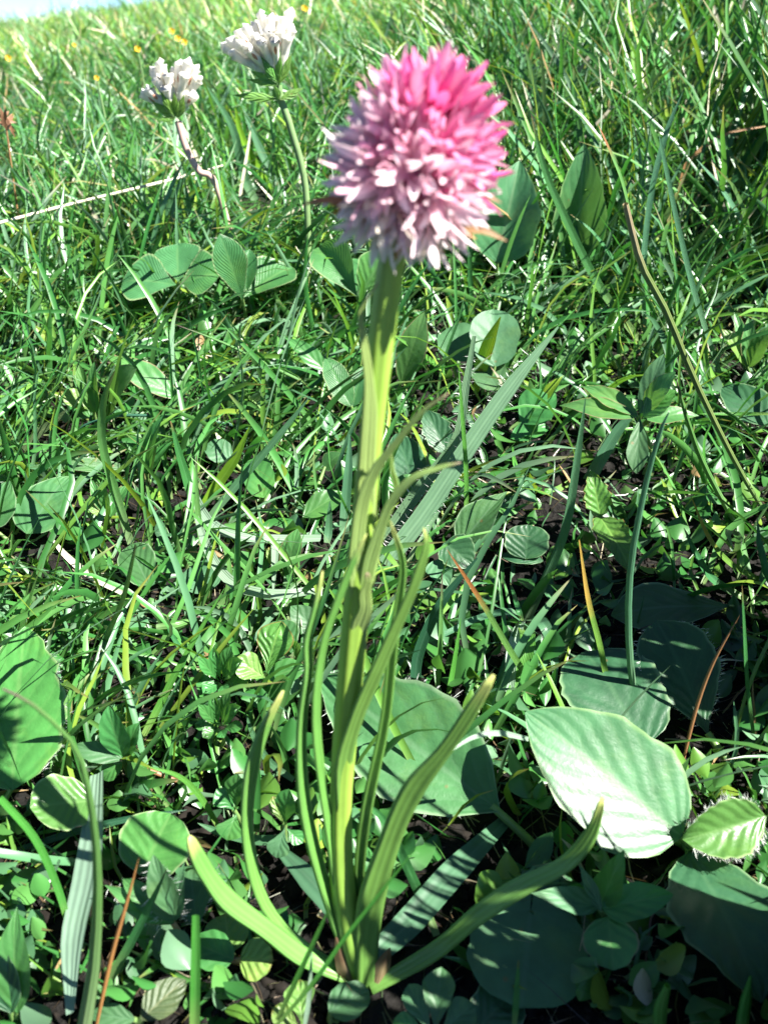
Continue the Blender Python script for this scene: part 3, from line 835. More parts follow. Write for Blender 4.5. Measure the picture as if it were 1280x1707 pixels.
# --- clovers
herb('clover_leaf', 'three-part clover leaf, leftmost of the clovers under the vetches', 'clover', (300, 520),
     [((298, 470), (296, 403), 78, CLOV, D(shape='obovate', fold=.16, lb=2.2, lt=3.2, name='leaflet', notch=.04, N=(-.1, -.7, .7))),
      ((294, 475), (203, 466), 78, CLOV, D(shape='obovate', fold=.2, lb=2.2, lt=2.4, name='leaflet', notch=.04, N=(-.1, -.6, .8), pet=False)),
      ((302, 472), (366, 455), 70, CLOV, D(shape='obovate', fold=.2, lb=2.2, lt=2.6, name='leaflet', notch=.04, pet=False))])
herb('clover_leaf', 'clover leaf with one upright glowing leaflet', 'clover', (408, 540),
     [((405, 500), (368, 392), 56, CLOV, D(shape='obovate', fold=.15, lb=2.3, lt=4.8, name='leaflet', N=(.2, -.9, .3))),
      ((407, 496), (488, 442), 62, CLOV, D(shape='obovate', fold=.3, lb=2.3, lt=3.0, name='leaflet', pet=False)),
      ((410, 492), (415, 415), 40, CLOV, D(shape='obovate', fold=.3, lb=2.3, lt=3.8, name='leaflet', pet=False))])
herb('clover_leaf', 'folded sunlit clover leaf just left of the orchid stem', 'clover', (598, 545),
     [((596, 495), (530, 408), 68, CLOV, D(shape='obovate', fold=.7, lb=2.0, lt=3.6, name='leaflet', N=(-.2, -.7, .7))),
      ((598, 496), (645, 420), 66, LIME, D(shape='obovate', fold=.15, lb=2.0, lt=3.6, name='leaflet', pet=False, N=(.1, -.8, .5))),
      ((594, 490), (600, 425), 40, CLOV, D(shape='obovate', fold=.3, lb=1.8, lt=2.6, name='leaflet', pet=False))])
# --- leaves right of the flower head
herb('broad_leaf_plant', 'half shaded oval leaf behind the right side of the flower head', 'leafy plant', (835, 500),
     [((828, 438), (866, 268), 112, BROAD, D(shape='ovate', fold=.55, lb=2.2, lt=6.0, N=(-.05, -.9, .35), serr=.05, nser=9))])
herb('broad_leaf_plant', 'folded pointed leaf standing in the grass right of the flower head', 'leafy plant', (962, 470),
     [((960, 428), (973, 243), 92, BROAD, D(shape='ovate', fold=.5, lb=1.6, lt=6.4, N=(-.1, -.9, .35), serr=.06, nser=9))])
herb('round_leaf_plant', 'pair of round pale leaves behind the spotted blade', 'leafy plant', (805, 660),
     [((790, 600), (745, 545), 74, HERBB, D(shape='round', fold=.12, lb=1.2, lt=2.0)),
      ((825, 612), (822, 514), 82, HERBB, D(shape='round', fold=.25, lb=1.2, lt=2.6, N=(0, -.8, .5))),
      ((830, 650), (800, 600), 60, HERBB, D(shape='round', fold=.2, lb=.8, lt=1.0))])
herb('elliptic_leaf_plant', 'upright elliptic leaf with red margin right of the orchid stem', 'leafy plant', (650, 670),
     [((668, 640), (706, 522), 48, HERBR, D(shape='elliptic', fold=.15, lb=1.2, lt=3.6, N=(-.1, -.9, .3)))])
herb('elliptic_leaf_plant', 'pale-rimmed elliptic leaf left of the orchid stem', 'leafy plant', (595, 700),
     [((585, 678), (543, 595), 44, CLOV, D(shape='elliptic', fold=.15, lb=1.2, lt=2.6)),
      ((588, 680), (606, 610), 36, CLOV, D(shape='elliptic', fold=.15, lb=1.0, lt=2.0)),
      ((545, 620), (475, 560), 30, HERB, D(shape='lance', fold=.3, lb=1.6, lt=2.4, pet=False))])
herb('elliptic_leaf_plant', 'shaded oval leaf right of the hairy blade', 'leafy plant', (880, 735),
     [((868, 705), (925, 655), 62, HERB, D(shape='elliptic', fold=.2, lb=1.0, lt=1.6)),
      ((850, 730), (915, 710), 34, HERB, D(shape='elliptic', fold=.2, lb=.6, lt=.8)),
      ((900, 672), (938, 625), 18, YEL, D(shape='lance', fold=.3, lb=1.4, lt=2.0, pet=False))])
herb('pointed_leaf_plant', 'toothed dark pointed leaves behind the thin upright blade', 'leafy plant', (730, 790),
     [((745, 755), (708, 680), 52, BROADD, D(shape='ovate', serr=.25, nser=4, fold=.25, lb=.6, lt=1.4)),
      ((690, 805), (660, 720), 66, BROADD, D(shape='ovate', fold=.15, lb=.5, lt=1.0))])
herb('trefoil_seedling', 'tiny bright seedling right of the orchid stem', 'seedling', (668, 835),
     [((668, 832), (648, 790), 24, FRESH if False else HERB, D(shape='obovate', lb=.4, lt=1.0, name='leaflet')),
      ((669, 832), (684, 790), 34, HERB, D(shape='obovate', lb=.4, lt=1.0, name='leaflet'))])
herb('pointed_leaf_plant', 'folded pointed leaf in the shade left of the little round leaf', 'leafy plant', (755, 925),
     [((762, 915), (843, 818), 58, BROADG, D(shape='lance', fold=.45, lb=.5, lt=1.6))])
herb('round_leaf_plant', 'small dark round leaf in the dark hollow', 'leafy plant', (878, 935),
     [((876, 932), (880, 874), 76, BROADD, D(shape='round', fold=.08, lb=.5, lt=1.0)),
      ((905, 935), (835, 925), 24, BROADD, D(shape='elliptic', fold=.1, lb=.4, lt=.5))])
herb('scalloped_leaf_plant', 'dark two-lobed leaf beside the brown-tipped blade', 'leafy plant', (765, 970),
     [((740, 905), (788, 945), 66, BROADD, D(shape='ovate', fold=.3, lb=1.0, lt=.8, serr=.1, nser=5)),
      ((722, 935), (748, 975), 44, HERBB, D(shape='ovate', fold=.3, lb=.7, lt=.5))])
herb('brown_edged_leaf_plant', 'curled leaf with brown bitten edge in the dark hollow', 'leafy plant', (1000, 905),
     [((1000, 862), (985, 784), 52, BROWNE, D(shape='ovate', fold=.3, serr=.3, nser=5, lb=1.0, lt=2.2, wavy=.2)),
      ((1000, 862), (1052, 950), 60, BROWNE, D(shape='ovate', fold=.4, serr=.25, nser=5, lb=1.0, lt=.9, wavy=.2))])
herb('shiny_leaf_plant', 'shiny dark oval leaf at the right edge', 'leafy plant', (1290, 720),
     [((1285, 712), (1205, 640), 62, BROADD, D(shape='elliptic', fold=.15, lb=1.0, lt=1.4))])
herb('bud_cluster_plant', 'small cluster of pale green buds at the right edge', 'leafy plant', (1245, 625),
     [((1245, 612), (1205, 548), 22, HERBY, D(shape='elliptic', fold=.4, lb=1.2, lt=2.4, name='bud_leaf')),
      ((1245, 612), (1225, 520), 22, HERBR, D(shape='elliptic', fold=.4, lb=1.2, lt=2.8, name='bud_leaf', pet=False)),
      ((1245, 612), (1248, 530), 26, HERBR, D(shape='elliptic', fold=.4, lb=1.2, lt=2.8, name='bud_leaf', pet=False)),
      ((1248, 612), (1280, 545), 30, HERBR, D(shape='elliptic', fold=.3, lb=1.2, lt=2.8, name='bud_leaf', pet=False))])
# --- cut-leaved herb in the right middle
herb('cut_leaf_herb', 'deeply cut star-shaped leaf in the right middle', 'herb', (1072, 790),
     [((1062, 692), (968, 640), 34, HERBR, D(shape='lance', fold=.25, lb=2.6, lt=3.0, name='leaf_lobe', serr=.15, nser=3)),
      ((1062, 695), (932, 672), 34, HERBR, D(shape='lance', fold=.2, lb=2.6, lt=2.6, name='leaf_lobe', pet=False)),
      ((1066, 690), (1105, 590), 34, HERBB, D(shape='elliptic', fold=.2, lb=2.6, lt=4.4, name='leaf_lobe', pet=False)),
      ((1070, 690), (1122, 620), 36, HERBR, D(shape='elliptic', fold=.2, lb=2.6, lt=4.2, name='leaf_lobe', pet=False, serr=.15, nser=3)),
      ((1072, 695), (1124, 650), 42, LIME, D(shape='elliptic', fold=.2, lb=2.7, lt=3.6, name='leaf_lobe', pet=False, serr=.15, nser=3)),
      ((1072, 698), (1165, 690), 30, HERBR, D(shape='lance', fold=.2, lb=2.6, lt=2.8, name='leaf_lobe', pet=False)),
      ((1066, 695), (1060, 788), 36, HERBB, D(shape='obovate', fold=.25, lb=2.6, lt=1.8, name='leaf_lobe', pet=False, N=(-.2, -.6, .7)))])
# --- arching rosette in the dark hollow
R0 = hit(872, 1050, .2)
RO = thing('arching_rosette', 'grass rosette with arching shiny leaves in the dark hollow', 'rosette', R0)
for pts, w, mat in (([(868, 1030), (850, 1020), (800, 1030), (720, 1066), (655, 1078)], 13, BLUE),
                    ([(882, 1032), (905, 1040), (922, 1085), (926, 1155)], 20, BLUE),
                    ([(868, 1038), (855, 1080), (850, 1140), (850, 1200)], 20, PALE),
                    ([(872, 1042), (880, 1070), (862, 1140), (815, 1210)], 26, FRESH),
                    ([(870, 1035), (862, 1010), (850, 970)], 9, GREEN)):
    n_ = len(pts)
    P = [hit(p[0], p[1], l) for p, l in zip(pts, np.interp(np.linspace(0, 1, n_), [0, .35, 1], [1.0, 1.6, .3]))]
    C = spline(P, 14); t = np.linspace(0, 1, 14)
    W = w * np.array([pxs(c) for c in C]) * np.minimum(1, .7 + t) * np.clip(1 - t ** 4, .06, 1)
    V, Fq, UVs = ribbon(C, W, np.array([-.2, -.5, .8]), .3, 5)
    mk('leaf', V, Fq, mat, RO, UVs)
# --- herbs of the left half
herb('pale_leaflet_herb', 'small herb with four pale leaflets in the middle left', 'herb', (160, 715),
     [((158, 690), (130, 606), 24, LIME, D(shape='elliptic', fold=.5, lb=1.2, lt=3.0, name='leaflet')),
      ((150, 683), (103, 652), 30, HERBY, D(shape='obovate', fold=.2, lb=1.2, lt=1.9, name='leaflet', pet=False)),
      ((163, 690), (155, 605), 18, HERBR, D(shape='elliptic', fold=.3, lb=1.2, lt=3.2, name='leaflet', pet=False)),
      ((183, 685), (222, 613), 30, HERBR, D(shape='elliptic', fold=.2, lb=1.0, lt=2.8, name='leaflet')),
      ((155, 695), (122, 686), 18, HERB, D(shape='elliptic', fold=.2, lb=1.0, lt=1.2, name='leaflet', pet=False))])
herb('broad_leaf_plant', 'broad red-rimmed leaf lying behind the pale leaflet herb', 'leafy plant', (300, 690),
     [((300, 665), (175, 588), 44, HERBR, D(shape='lance', fold=.15, lb=1.0, lt=2.2))])
herb('broad_leaf_plant', 'level grey-green leaf at the left edge below the pale leaflet herb', 'leafy plant', (225, 795),
     [((222, 782), (45, 775), 24, BROADG, D(shape='lance', fold=.2, lb=.8, lt=1.4))])
herb('fuzzy_leaf_plant', 'pale fuzzy leaf at the left edge among the grass', 'leafy plant', (60, 900),
     [((45, 890), (115, 790), 80, BROADG, D(shape='ovate', fold=.1, lb=.7, lt=1.4)),
      ((-15, 880), (15, 800), 60, BROADG, D(shape='ovate', fold=.1, lb=.7, lt=1.6))])
herb('round_leaf_plant', 'half hidden round leaf left of the red-tipped blade', 'leafy plant', (240, 985),
     [((248, 975), (215, 905), 62, BROADG, D(shape='round', fold=.1, lb=.6, lt=1.0))])
herb('round_leaf_plant', 'pale leaf crossed by shadows between the curved blades', 'leafy plant', (340, 1000),
     [((352, 985), (325, 938), 70, HERBB, D(shape='round', fold=.1, lb=.5, lt=.8))])
herb('pale_leaflet_herb', 'small rosette of reddish-edged leaflets below the purple-tipped blade', 'herb', (180, 870),
     [((180, 860), (152, 800), 22, HERBR, D(shape='elliptic', fold=.3, lb=.8, lt=1.8, name='leaflet')),
      ((182, 860), (170, 802), 18, HERBR, D(shape='elliptic', fold=.3, lb=.8, lt=2.0, name='leaflet', pet=False)),
      ((184, 862), (212, 808), 22, HERB, D(shape='elliptic', fold=.3, lb=.8, lt=1.8, name='leaflet', pet=False)),
      ((178, 864), (142, 832), 20, HERBY, D(shape='elliptic', fold=.3, lb=.8, lt=1.2, name='leaflet', pet=False))])
herb('leafy_shoot', 'forked leafy shoot with pointed leaves in the middle left', 'herb', (250, 800),
     [((245, 790), (268, 692), 24, HERB, D(shape='lance', fold=.4, lb=.8, lt=3.0)),
      ((248, 790), (265, 720), 20, HERBB, D(shape='lance', fold=.4, lb=.8, lt=2.2, pet=False)),
      ((246, 790), (285, 735), 18, HERB, D(shape='lance', fold=.4, lb=.8, lt=1.8, pet=False)),
      ((244, 790), (210, 735), 14, HERB, D(shape='lance', fold=.4, lb=.8, lt=1.8, pet=False))])
herb('lobed_leaf_plant', 'three-lobed yellowish green leaf left of the orchid stem', 'herb', (445, 1150),
     [((443, 1128), (468, 1038), 60, BROWNE, D(shape='spoon', fold=.1, lb=1.3, lt=2.4, name='leaf_lobe', teeth3=True)),
      ((442, 1130), (392, 1098), 46, HERBY, D(shape='obovate', fold=.15, lb=1.3, lt=1.7, name='leaf_lobe', pet=False)),
      ((446, 1130), (508, 1112), 42, HERB, D(shape='elliptic', fold=.15, lb=1.3, lt=1.6, name='leaf_lobe', pet=False))])
herb('round_leaf_plant', 'pale-rimmed shaded leaf behind the three-lobed leaf', 'leafy plant', (475, 1105),
     [((470, 1100), (462, 1032), 72, BROADG, D(shape='round', fold=.15, lb=.4, lt=.8))])
herb('blue_leaf_plant', 'pale blue-green leaf between the orchid leaf and the curved blades', 'leafy plant', (520, 1060),
     [((525, 1050), (485, 1010), 46, HERBB, D(shape='ovate', fold=.15, lb=.5, lt=1.0))])
herb('red_edged_leaf_plant', 'oval leaf with dark red rim right of the grey sliver', 'leafy plant', (485, 970),
     [((478, 960), (495, 882), 36, HERBR, D(shape='elliptic', fold=.15, lb=.5, lt=1.6)),
      ((470, 955), (448, 912), 24, HERBY, D(shape='obovate', fold=.2, lb=.5, lt=1.0, name='leaflet')),
      ((475, 955), (492, 935), 20, HERBY, D(shape='obovate', fold=.2, lb=.5, lt=.8, name='leaflet'))])
for lab, cx, cy, k, nn in (('small cut-leaved herb, upper of the pair left of the orchid', 370, 1140, 1.0, 0), ('small cut-leaved herb, lower of the pair left of the orchid', 368, 1215, .95, 1)):
    L_ = []
    for i, (dx, dy_) in enumerate(((-45, -8), (-38, -42), (-14, -58), (14, -62), (30, -38), (38, -4), (-30, 14), (6, 14))):
        L_.append(((cx + dx * .1, cy + dy_ * .1), (cx + dx * k, cy + dy_ * k), 21 * k, HERB, D(shape='spoon', fold=.25, lb=.9, lt=1.2 + (.7 if dy_ < -30 else 0), name='leaf_lobe', teeth3=(i % 2 == 0), pet=(i == 0), nu=7, nv=10)))
    herb('cut_leaf_herb', lab, 'herb', (cx, cy + 28), L_)
herb('leaflet_herb', 'herb with pointed leaflets on a brown runner beside the large left leaf', 'herb', (215, 1290),
     [((206, 1262), (180, 1180), 46, HERB, D(shape='elliptic', fold=.3, lb=1.0, lt=2.4, name='leaflet')),
      ((210, 1262), (230, 1206), 30, HERB, D(shape='elliptic', fold=.3, lb=1.0, lt=1.9, name='leaflet', pet=False)),
      ((205, 1266), (118, 1245), 34, HERBB, D(shape='elliptic', fold=.25, lb=1.0, lt=1.5, name='leaflet', pet=False)),
      ((204, 1270), (170, 1298), 34, HERB, D(shape='elliptic', fold=.2, lb=.9, lt=.7, name='leaflet', pet=False))])
TW = hit(205, 1270, .7)
C = spline([TW, hit(250, 1285, .6), hit(295, 1302, .4)], 9)
V, Fq, UVs = tube(C, .06, 6)
tag(mk('runner', V, Fq, BROWN, None, UVs, base=TW), 'thin brown runner joining the pointed leaflets to the soil', 'runner')
for lab, pts in (('short green stub shoot beside the brown runner', [(264, 1262), (265, 1240), (264, 1212)]), ('thin green stub shoot right of the short one', [(278, 1260), (284, 1235), (278, 1200)])):
    blade(lab, pts, 10, FRESH, name='green_shoot', cat='shoot', rnd=True, wp=[1, 1, .6])
herb('lobed_leaf_plant', 'three-lobed leaf between the two left orchid leaves, upper one', 'herb', (400, 1375),
     [((392, 1352), (362, 1316), 38, HERB, D(shape='spoon', fold=.15, lb=1.0, lt=1.5, name='leaf_lobe')),
      ((394, 1350), (395, 1292), 34, HERB, D(shape='spoon', fold=.15, lb=1.0, lt=2.0, name='leaf_lobe', pet=False)),
      ((395, 1356), (378, 1400), 44, HERB, D(shape='spoon', fold=.15, lb=1.0, lt=.8, name='leaf_lobe', pet=False))])
herb('lobed_leaf_plant', 'lobed leaf beside the stem foot left of the long orchid leaf', 'herb', (475, 1420),
     [((475, 1375), (480, 1318), 36, HERB, D(shape='spoon', fold=.15, lb=1.0, lt=2.0, name='leaf_lobe')),
      ((474, 1378), (455, 1328), 24, HERBY, D(shape='spoon', fold=.15, lb=1.0, lt=1.6, name='leaf_lobe', pet=False)),
      ((475, 1380), (460, 1430), 38, HERBB, D(shape='spoon', fold=.15, lb=1.0, lt=.7, name='leaf_lobe', pet=False)),
      ((477, 1380), (505, 1405), 26, HERB, D(shape='spoon', fold=.15, lb=1.0, lt=.7, name='leaf_lobe', pet=False))])
herb('lobed_leaf_plant', 'fuzzy lobed leaf with pale points at the lower left', 'herb', (320, 1620),
     [((292, 1540), (175, 1475), 44, HERBR, D(shape='lance', fold=.25, lb=1.2, lt=1.8, name='leaf_lobe', hair=60)),
      ((290, 1535), (205, 1465), 40, HERB, D(shape='elliptic', fold=.25, lb=1.3, lt=2.0, name='leaf_lobe', pet=False)),
      ((290, 1535), (255, 1428), 52, HERBB, D(shape='ovate', fold=.3, lb=1.3, lt=2.6, name='leaf_lobe', pet=False, hair=60)),
      ((292, 1535), (305, 1440), 30, HERBB, D(shape='lance', fold=.3, lb=1.3, lt=2.4, name='leaf_lobe', pet=False))], smat=PETIR)
herb('round_leaf_plant', 'yellowish rounded leaves under the lowest left orchid leaf', 'leafy plant', (395, 1600),
     [((385, 1590), (375, 1520), 78, HERBY, D(shape='round', fold=.12, lb=.4, lt=.6)),
      ((400, 1600), (455, 1600), 66, HERBY, D(shape='round', fold=.12, lb=.5, lt=.7)),
      ((390, 1600), (320, 1570), 62, HERB, D(shape='round', fold=.12, lb=.4, lt=.6))], smat=PETIR)
herb('lobed_leaf_plant', 'pale yellow-green lobed leaf at the bottom edge', 'herb', (510, 1735),
     [((505, 1712), (498, 1632), 50, HERBY, D(shape='spoon', fold=.2, lb=.6, lt=1.0, name='leaf_lobe')),
      ((500, 1712), (455, 1680), 38, HERBY, D(shape='spoon', fold=.2, lb=.6, lt=.8, name='leaf_lobe', pet=False))])
herb('round_leaf_plant', 'small dark folded round leaf at the orchid foot', 'leafy plant', (565, 1705),
     [((548, 1688), (615, 1650), 58, HERBB, D(shape='round', fold=.2, lb=.4, lt=.6))])
herb('lobed_leaf_plant', 'grey-green ruffled lobed leaf at the bottom edge right of the orchid', 'herb', (720, 1735),
     [((725, 1725), (735, 1612), 56, HERBB, D(shape='spoon', fold=.35, lb=.8, lt=1.5, name='leaf_lobe', wavy=.25)),
      ((720, 1725), (680, 1640), 44, HERBB, D(shape='spoon', fold=.35, lb=.8, lt=1.2, name='leaf_lobe', pet=False, wavy=.25)),
      ((730, 1725), (790, 1672), 50, HERBB, D(shape='spoon', fold=.3, lb=.8, lt=1.0, name='leaf_lobe', pet=False, wavy=.25)),
      ((715, 1728), (655, 1700), 40, HERB, D(shape='spoon', fold=.3, lb=.7, lt=.8, name='leaf_lobe', pet=False))])
herb('lobed_leaf_plant', 'four-part leaf with one round drooping leaflet right of the heart-shaped leaf', 'herb', (1010, 1580),
     [((1000, 1512), (888, 1488), 44, HERBB, D(shape='lance', fold=.25, lb=1.4, lt=1.8, name='leaflet')),
      ((1000, 1508), (1038, 1420), 50, HERB, D(shape='ovate', fold=.45, lb=1.4, lt=2.6, name='leaflet', pet=False)),
      ((1003, 1515), (1122, 1490), 62, HERB, D(shape='ovate', fold=.2, lb=1.4, lt=1.6, name='leaflet', pet=False)),
      ((1002, 1520), (965, 1440), 22, HERBB, D(shape='lance', fold=.2, lb=1.4, lt=2.2, name='leaflet', pet=False)),
      ((1012, 1528), (1022, 1616), 92, HERBR, D(shape='round', fold=.1, lb=1.3, lt=.8, name='leaflet', pet=False, serr=.05, nser=6))])
herb('broad_leaf_plant', 'long dark green leaves at the lower left edge', 'leafy plant', (25, 1700),
     [((30, 1690), (25, 1515), 60, HERB, D(shape='lance', fold=.3, lb=.6, lt=2.2)),
      ((20, 1690), (-10, 1560), 60, BROADD, D(shape='lance', fold=.3, lb=.6, lt=1.8))])
herb('rusty_leaf_plant', 'dark leaf with rusty centre at the bottom left edge', 'leafy plant', (225, 1700),
     [((235, 1700), (310, 1632), 56, RUSTY, D(shape='elliptic', fold=.15, lb=.5, lt=.8)),
      ((225, 1700), (150, 1690), 40, HERBB, D(shape='elliptic', fold=.15, lb=.5, lt=.6))])
herb('broad_leaf_plant', 'dark low leaf under the bottom of the heart-shaped leaf', 'leafy plant', (800, 1700),
     [((795, 1715), (860, 1650), 90, BROADD, D(shape='round', fold=.1, lb=.2, lt=.25))])
herb('elliptic_leaf_plant', 'green leaf half hidden behind the orchid stem on its left', 'leafy plant', (525, 870),
     [((505, 862), (575, 820), 40, HERB, D(shape='elliptic', fold=.15, lb=.6, lt=1.4)),
      ((540, 780), (568, 755), 28, CLOV, D(shape='ovate', fold=.2, lb=1.0, lt=1.4))])
herb('round_leaf_plant', 'small shaded round leaves in the middle left hollow', 'leafy plant', (430, 820),
     [((440, 830), (425, 760), 52, HERB, D(shape='round', fold=.15, lb=.6, lt=1.2)),
      ((385, 765), (345, 740), 40, HERBB, D(shape='round', fold=.15, lb=.6, lt=1.0))])

# hairs of the hairy blades
for lab in ('broad curved blade with white hairs slanting right of the orchid', 'narrower hairy blade beside the broad hairy one'):
    o = BLO[lab]
    me = o.data
    co = np.array([v.co[:] for v in me.vertices]) / S + BASE[o.name]
    co = co.reshape(14, -1, 3)
    nn = 150
    j = rng.integers(0, 12, nn); f = rng.random((nn, 1)); sgn = rng.integers(0, 2, nn)
    A = np.where(sgn[:, None] == 0, co[j, 0] * (1 - f) + co[j + 1, 0] * f, co[j, -1] * (1 - f) + co[j + 1, -1] * f)
    Dv = np.where(sgn[:, None] == 0, co[j, 0] - co[j, 1], co[j, -1] - co[j, -2])
    Dv = Dv / (np.linalg.norm(Dv, axis=1)[:, None] + 1e-9) + rng.normal(0, .45, (nn, 3))
    hairs(o, A, Dv, .15)


# ------------------------------------------------------------------ the pink orchid
YB = 15.0
foot = atY(610, 1645, YB)
foot[2] = G(foot[0], foot[1]) - .1
OR = thing('pink_orchid', 'pink orchid with dense round flower head and fleshy yellow-green leaves', 'orchid', foot)


def orY(py):
    return YB - .35 * (1645 - py) / 1240.0


SP = [(606, 1640), (585, 1560), (572, 1480), (568, 1400), (570, 1310), (580, 1180), (594, 1020), (606, 870), (620, 720), (636, 570), (652, 440), (668, 360), (690, 260)]
C = spline([atY(px, py, orY(py)) for px, py in SP], 40)
t = np.linspace(0, 1, 40)
wpx = np.interp(t, np.linspace(0, 1, len(SP)), [50, 56, 50, 46, 44, 50, 52, 46, 46, 52, 54, 50, 30])
k_ = 14
pr = np.array([(math.cos(a) * (1 + .05 * math.cos(5 * a)), math.sin(a) * (1 + .05 * math.cos(5 * a))) for a in np.linspace(0, 2 * math.pi, k_, endpoint=False)])
V, Fq, UVs = tube(C, .43 * wpx * np.array([pxs(c) for c in C]), k_, None, pr)
mk('stem', V, Fq, ORSTEM, OR, UVs)

OL = [  # points root -> tip, widths (px), y-offset at tip (cm, towards camera negative), channel facing, name, material
    ([(608, 1640), (510, 1597), (440, 1547), (380, 1497), (338, 1445), (316, 1395)], [30, 36, 40, 40, 38, 18], -.6, (.2, -.3, .9), 'leaf', ORLEAF),
    ([(604, 1635), (520, 1590), (455, 1525), (424, 1450), (410, 1370), (420, 1290), (445, 1210), (472, 1152)], [20, 22, 24, 26, 30, 32, 28, 12], .3, (.7, -.5, .3), 'leaf', ORLEAF),
    ([(596, 1620), (560, 1530), (525, 1410), (505, 1300), (502, 1200), (516, 1115), (517, 1065), (528, 1010), (538, 952)], [30, 34, 32, 30, 30, 26, 24, 22, 7], -.35, (.8, -.4, .2), 'leaf', ORLEAF),
    ([(592, 1600), (575, 1540), (555, 1430), (537, 1300), (530, 1180), (540, 1070), (562, 1000), (590, 935), (611, 890)], [20, 22, 22, 20, 18, 18, 18, 14, 5], -.5, (.6, -.7, .2), 'leaf', ORLEAF),
    ([(610, 1645), (612, 1560), (622, 1480), (652, 1390), (690, 1318), (735, 1258), (780, 1190), (822, 1126)], [44, 52, 50, 46, 42, 32, 28, 16], -1.0, (.25, -.7, .5), 'leaf', ORLEAF),
    ([(618, 1648), (720, 1588), (790, 1532), (870, 1478), (940, 1440), (985, 1390), (1004, 1330)], [24, 32, 36, 36, 32, 26, 14], -.5, (.1, -.5, .8), 'leaf', ORLEAF),
    ([(602, 1600), (600, 1470), (612, 1340), (640, 1200), (656, 1090), (668, 990), (668, 930), (650, 868)], [20, 22, 22, 22, 20, 18, 14, 5], .35, (-.3, -.8, .3), 'leaf', ORLEAF),
    ([(572, 1350), (572, 1270), (592, 1205), (630, 1120), (665, 1030), (695, 960), (712, 912), (706, 880)], [34, 40, 36, 32, 28, 24, 18, 5], -.45, (.4, -.8, .3), 'stem_leaf', ORLEAF),
    ([(606, 900), (610, 800), (618, 700), (612, 640), (605, 560), (606, 510), (630, 470)], [44, 46, 34, 26, 16, 11, 4], -.25, (.3, -.9, .1), 'bract_leaf', ORBRACT),
    ([(594, 1000), (592, 920), (600, 860), (625, 790), (655, 740), (700, 690), (748, 655)], [30, 34, 36, 24, 17, 12, 4], -.6, (.3, -.8, .4), 'bract_leaf', ORBRACT),
    ([(606, 1000), (620, 920), (645, 850), (690, 797), (730, 780), (768, 771)], [30, 30, 22, 15, 11, 4], -.45, (.2, -.8, .5), 'bract_leaf', ORBRACT),
    ([(612, 980), (635, 890), (656, 820), (656, 780), (646, 742)], [22, 20, 14, 10, 4], .3, (-.3, -.8, .2), 'bract_leaf', ORBRACT),
    ([(595, 1080), (603, 1030), (612, 985), (612, 955)], [40, 36, 24, 10], -.22, (.1, -.9, .1), 'bract_leaf', ORBRACT),
]
for pts, ws, dy_, hint, nm, mat in OL:
    L_ = np.cumsum([0] + [math.dist(a, b) for a, b in zip(pts, pts[1:])]); L_ = L_ / L_[-1]
    P = [atY(px, py, min(orY(py) + dy_ * l - (.12 if nm != 'leaf' else 0), hit(px, py, .2)[1])) for (px, py), l in zip(pts, L_)]
    C = spline(P, 26); t = np.linspace(0, 1, 26)
    ph_ = random.uniform(0, 6)
    C = C + (RT * .03)[None] * np.sin(t * 13 + ph_)[:, None] * (t * (1 - t) * 4)[:, None]
    w = (1 + .07 * np.sin(t * 19 + ph_)) * np.interp(t, np.linspace(0, 1, len(ws)), ws) * np.array([pxs(c) for c in C])
    w[-1] *= .5
    w = w * (.9 if nm == 'leaf' else .76)
    V, Fq, UVs = tube(C, w / 2, 8, np.array(hint, float), CHAN)
    Fl = [tuple(f) for f in Fq.tolist()]
    Fl.append(tuple(range(25 * len(CHAN), 26 * len(CHAN))))
    mk(nm, V, Fl, mat, OR, UVs)

for (p0, p1, p2, w_) in (((596, 1650), (575, 1610), (560, 1562), 34), ((624, 1652), (640, 1612), (650, 1580), 30), ((610, 1668), (604, 1632), (598, 1600), 40)):
    P = [atY(p[0], p[1], YB - .25) for p in (p0, p1, p2)]
    P[0][2] = G(P[0][0], P[0][1]) - .05
    C = spline(P, 9)
    V, Fq, UVs = ribbon(C, w_ * np.array([.9, 1, 1, .95, .85, .7, .5, .3, .05]) * pxs(C[0]), np.array([.2, -.9, .3]), -.6, 5)
    mk('withered_sheath', V, Fq, SHEATH, OR, UVs)

# flower head: a green-pink core and many star-shaped florets
h0 = atY(660, 405, orY(405)); h1 = atY(742, 95, orY(95) - .05)
hc = (h0 + h1) / 2 + UP * 0.02
ax = nrm(h1 - h0); hl = np.linalg.norm(h1 - h0)
e1 = nrm(np.cross(ax, FW)); e2 = np.cross(ax, e1)
nv_, nu_ = 12, 16
V = []
for j in range(nv_):
    f = j / (nv_ - 1); rr = .58 * math.sin(math.pi * (.06 + .88 * f)) ** .7
    for i in range(nu_):
        a = 2 * math.pi * i / nu_
        V.append(h0 + ax * hl * (.06 + .72 * f) + (e1 * math.cos(a) + e2 * math.sin(a)) * rr)
HEADC = plain_mat('flower_core', (.5, .12, .25), .6, .1, None, .5, 300)
HEAD = mk('flower_head', np.array(V), quads(nu_, nv_, True), HEADC, OR)


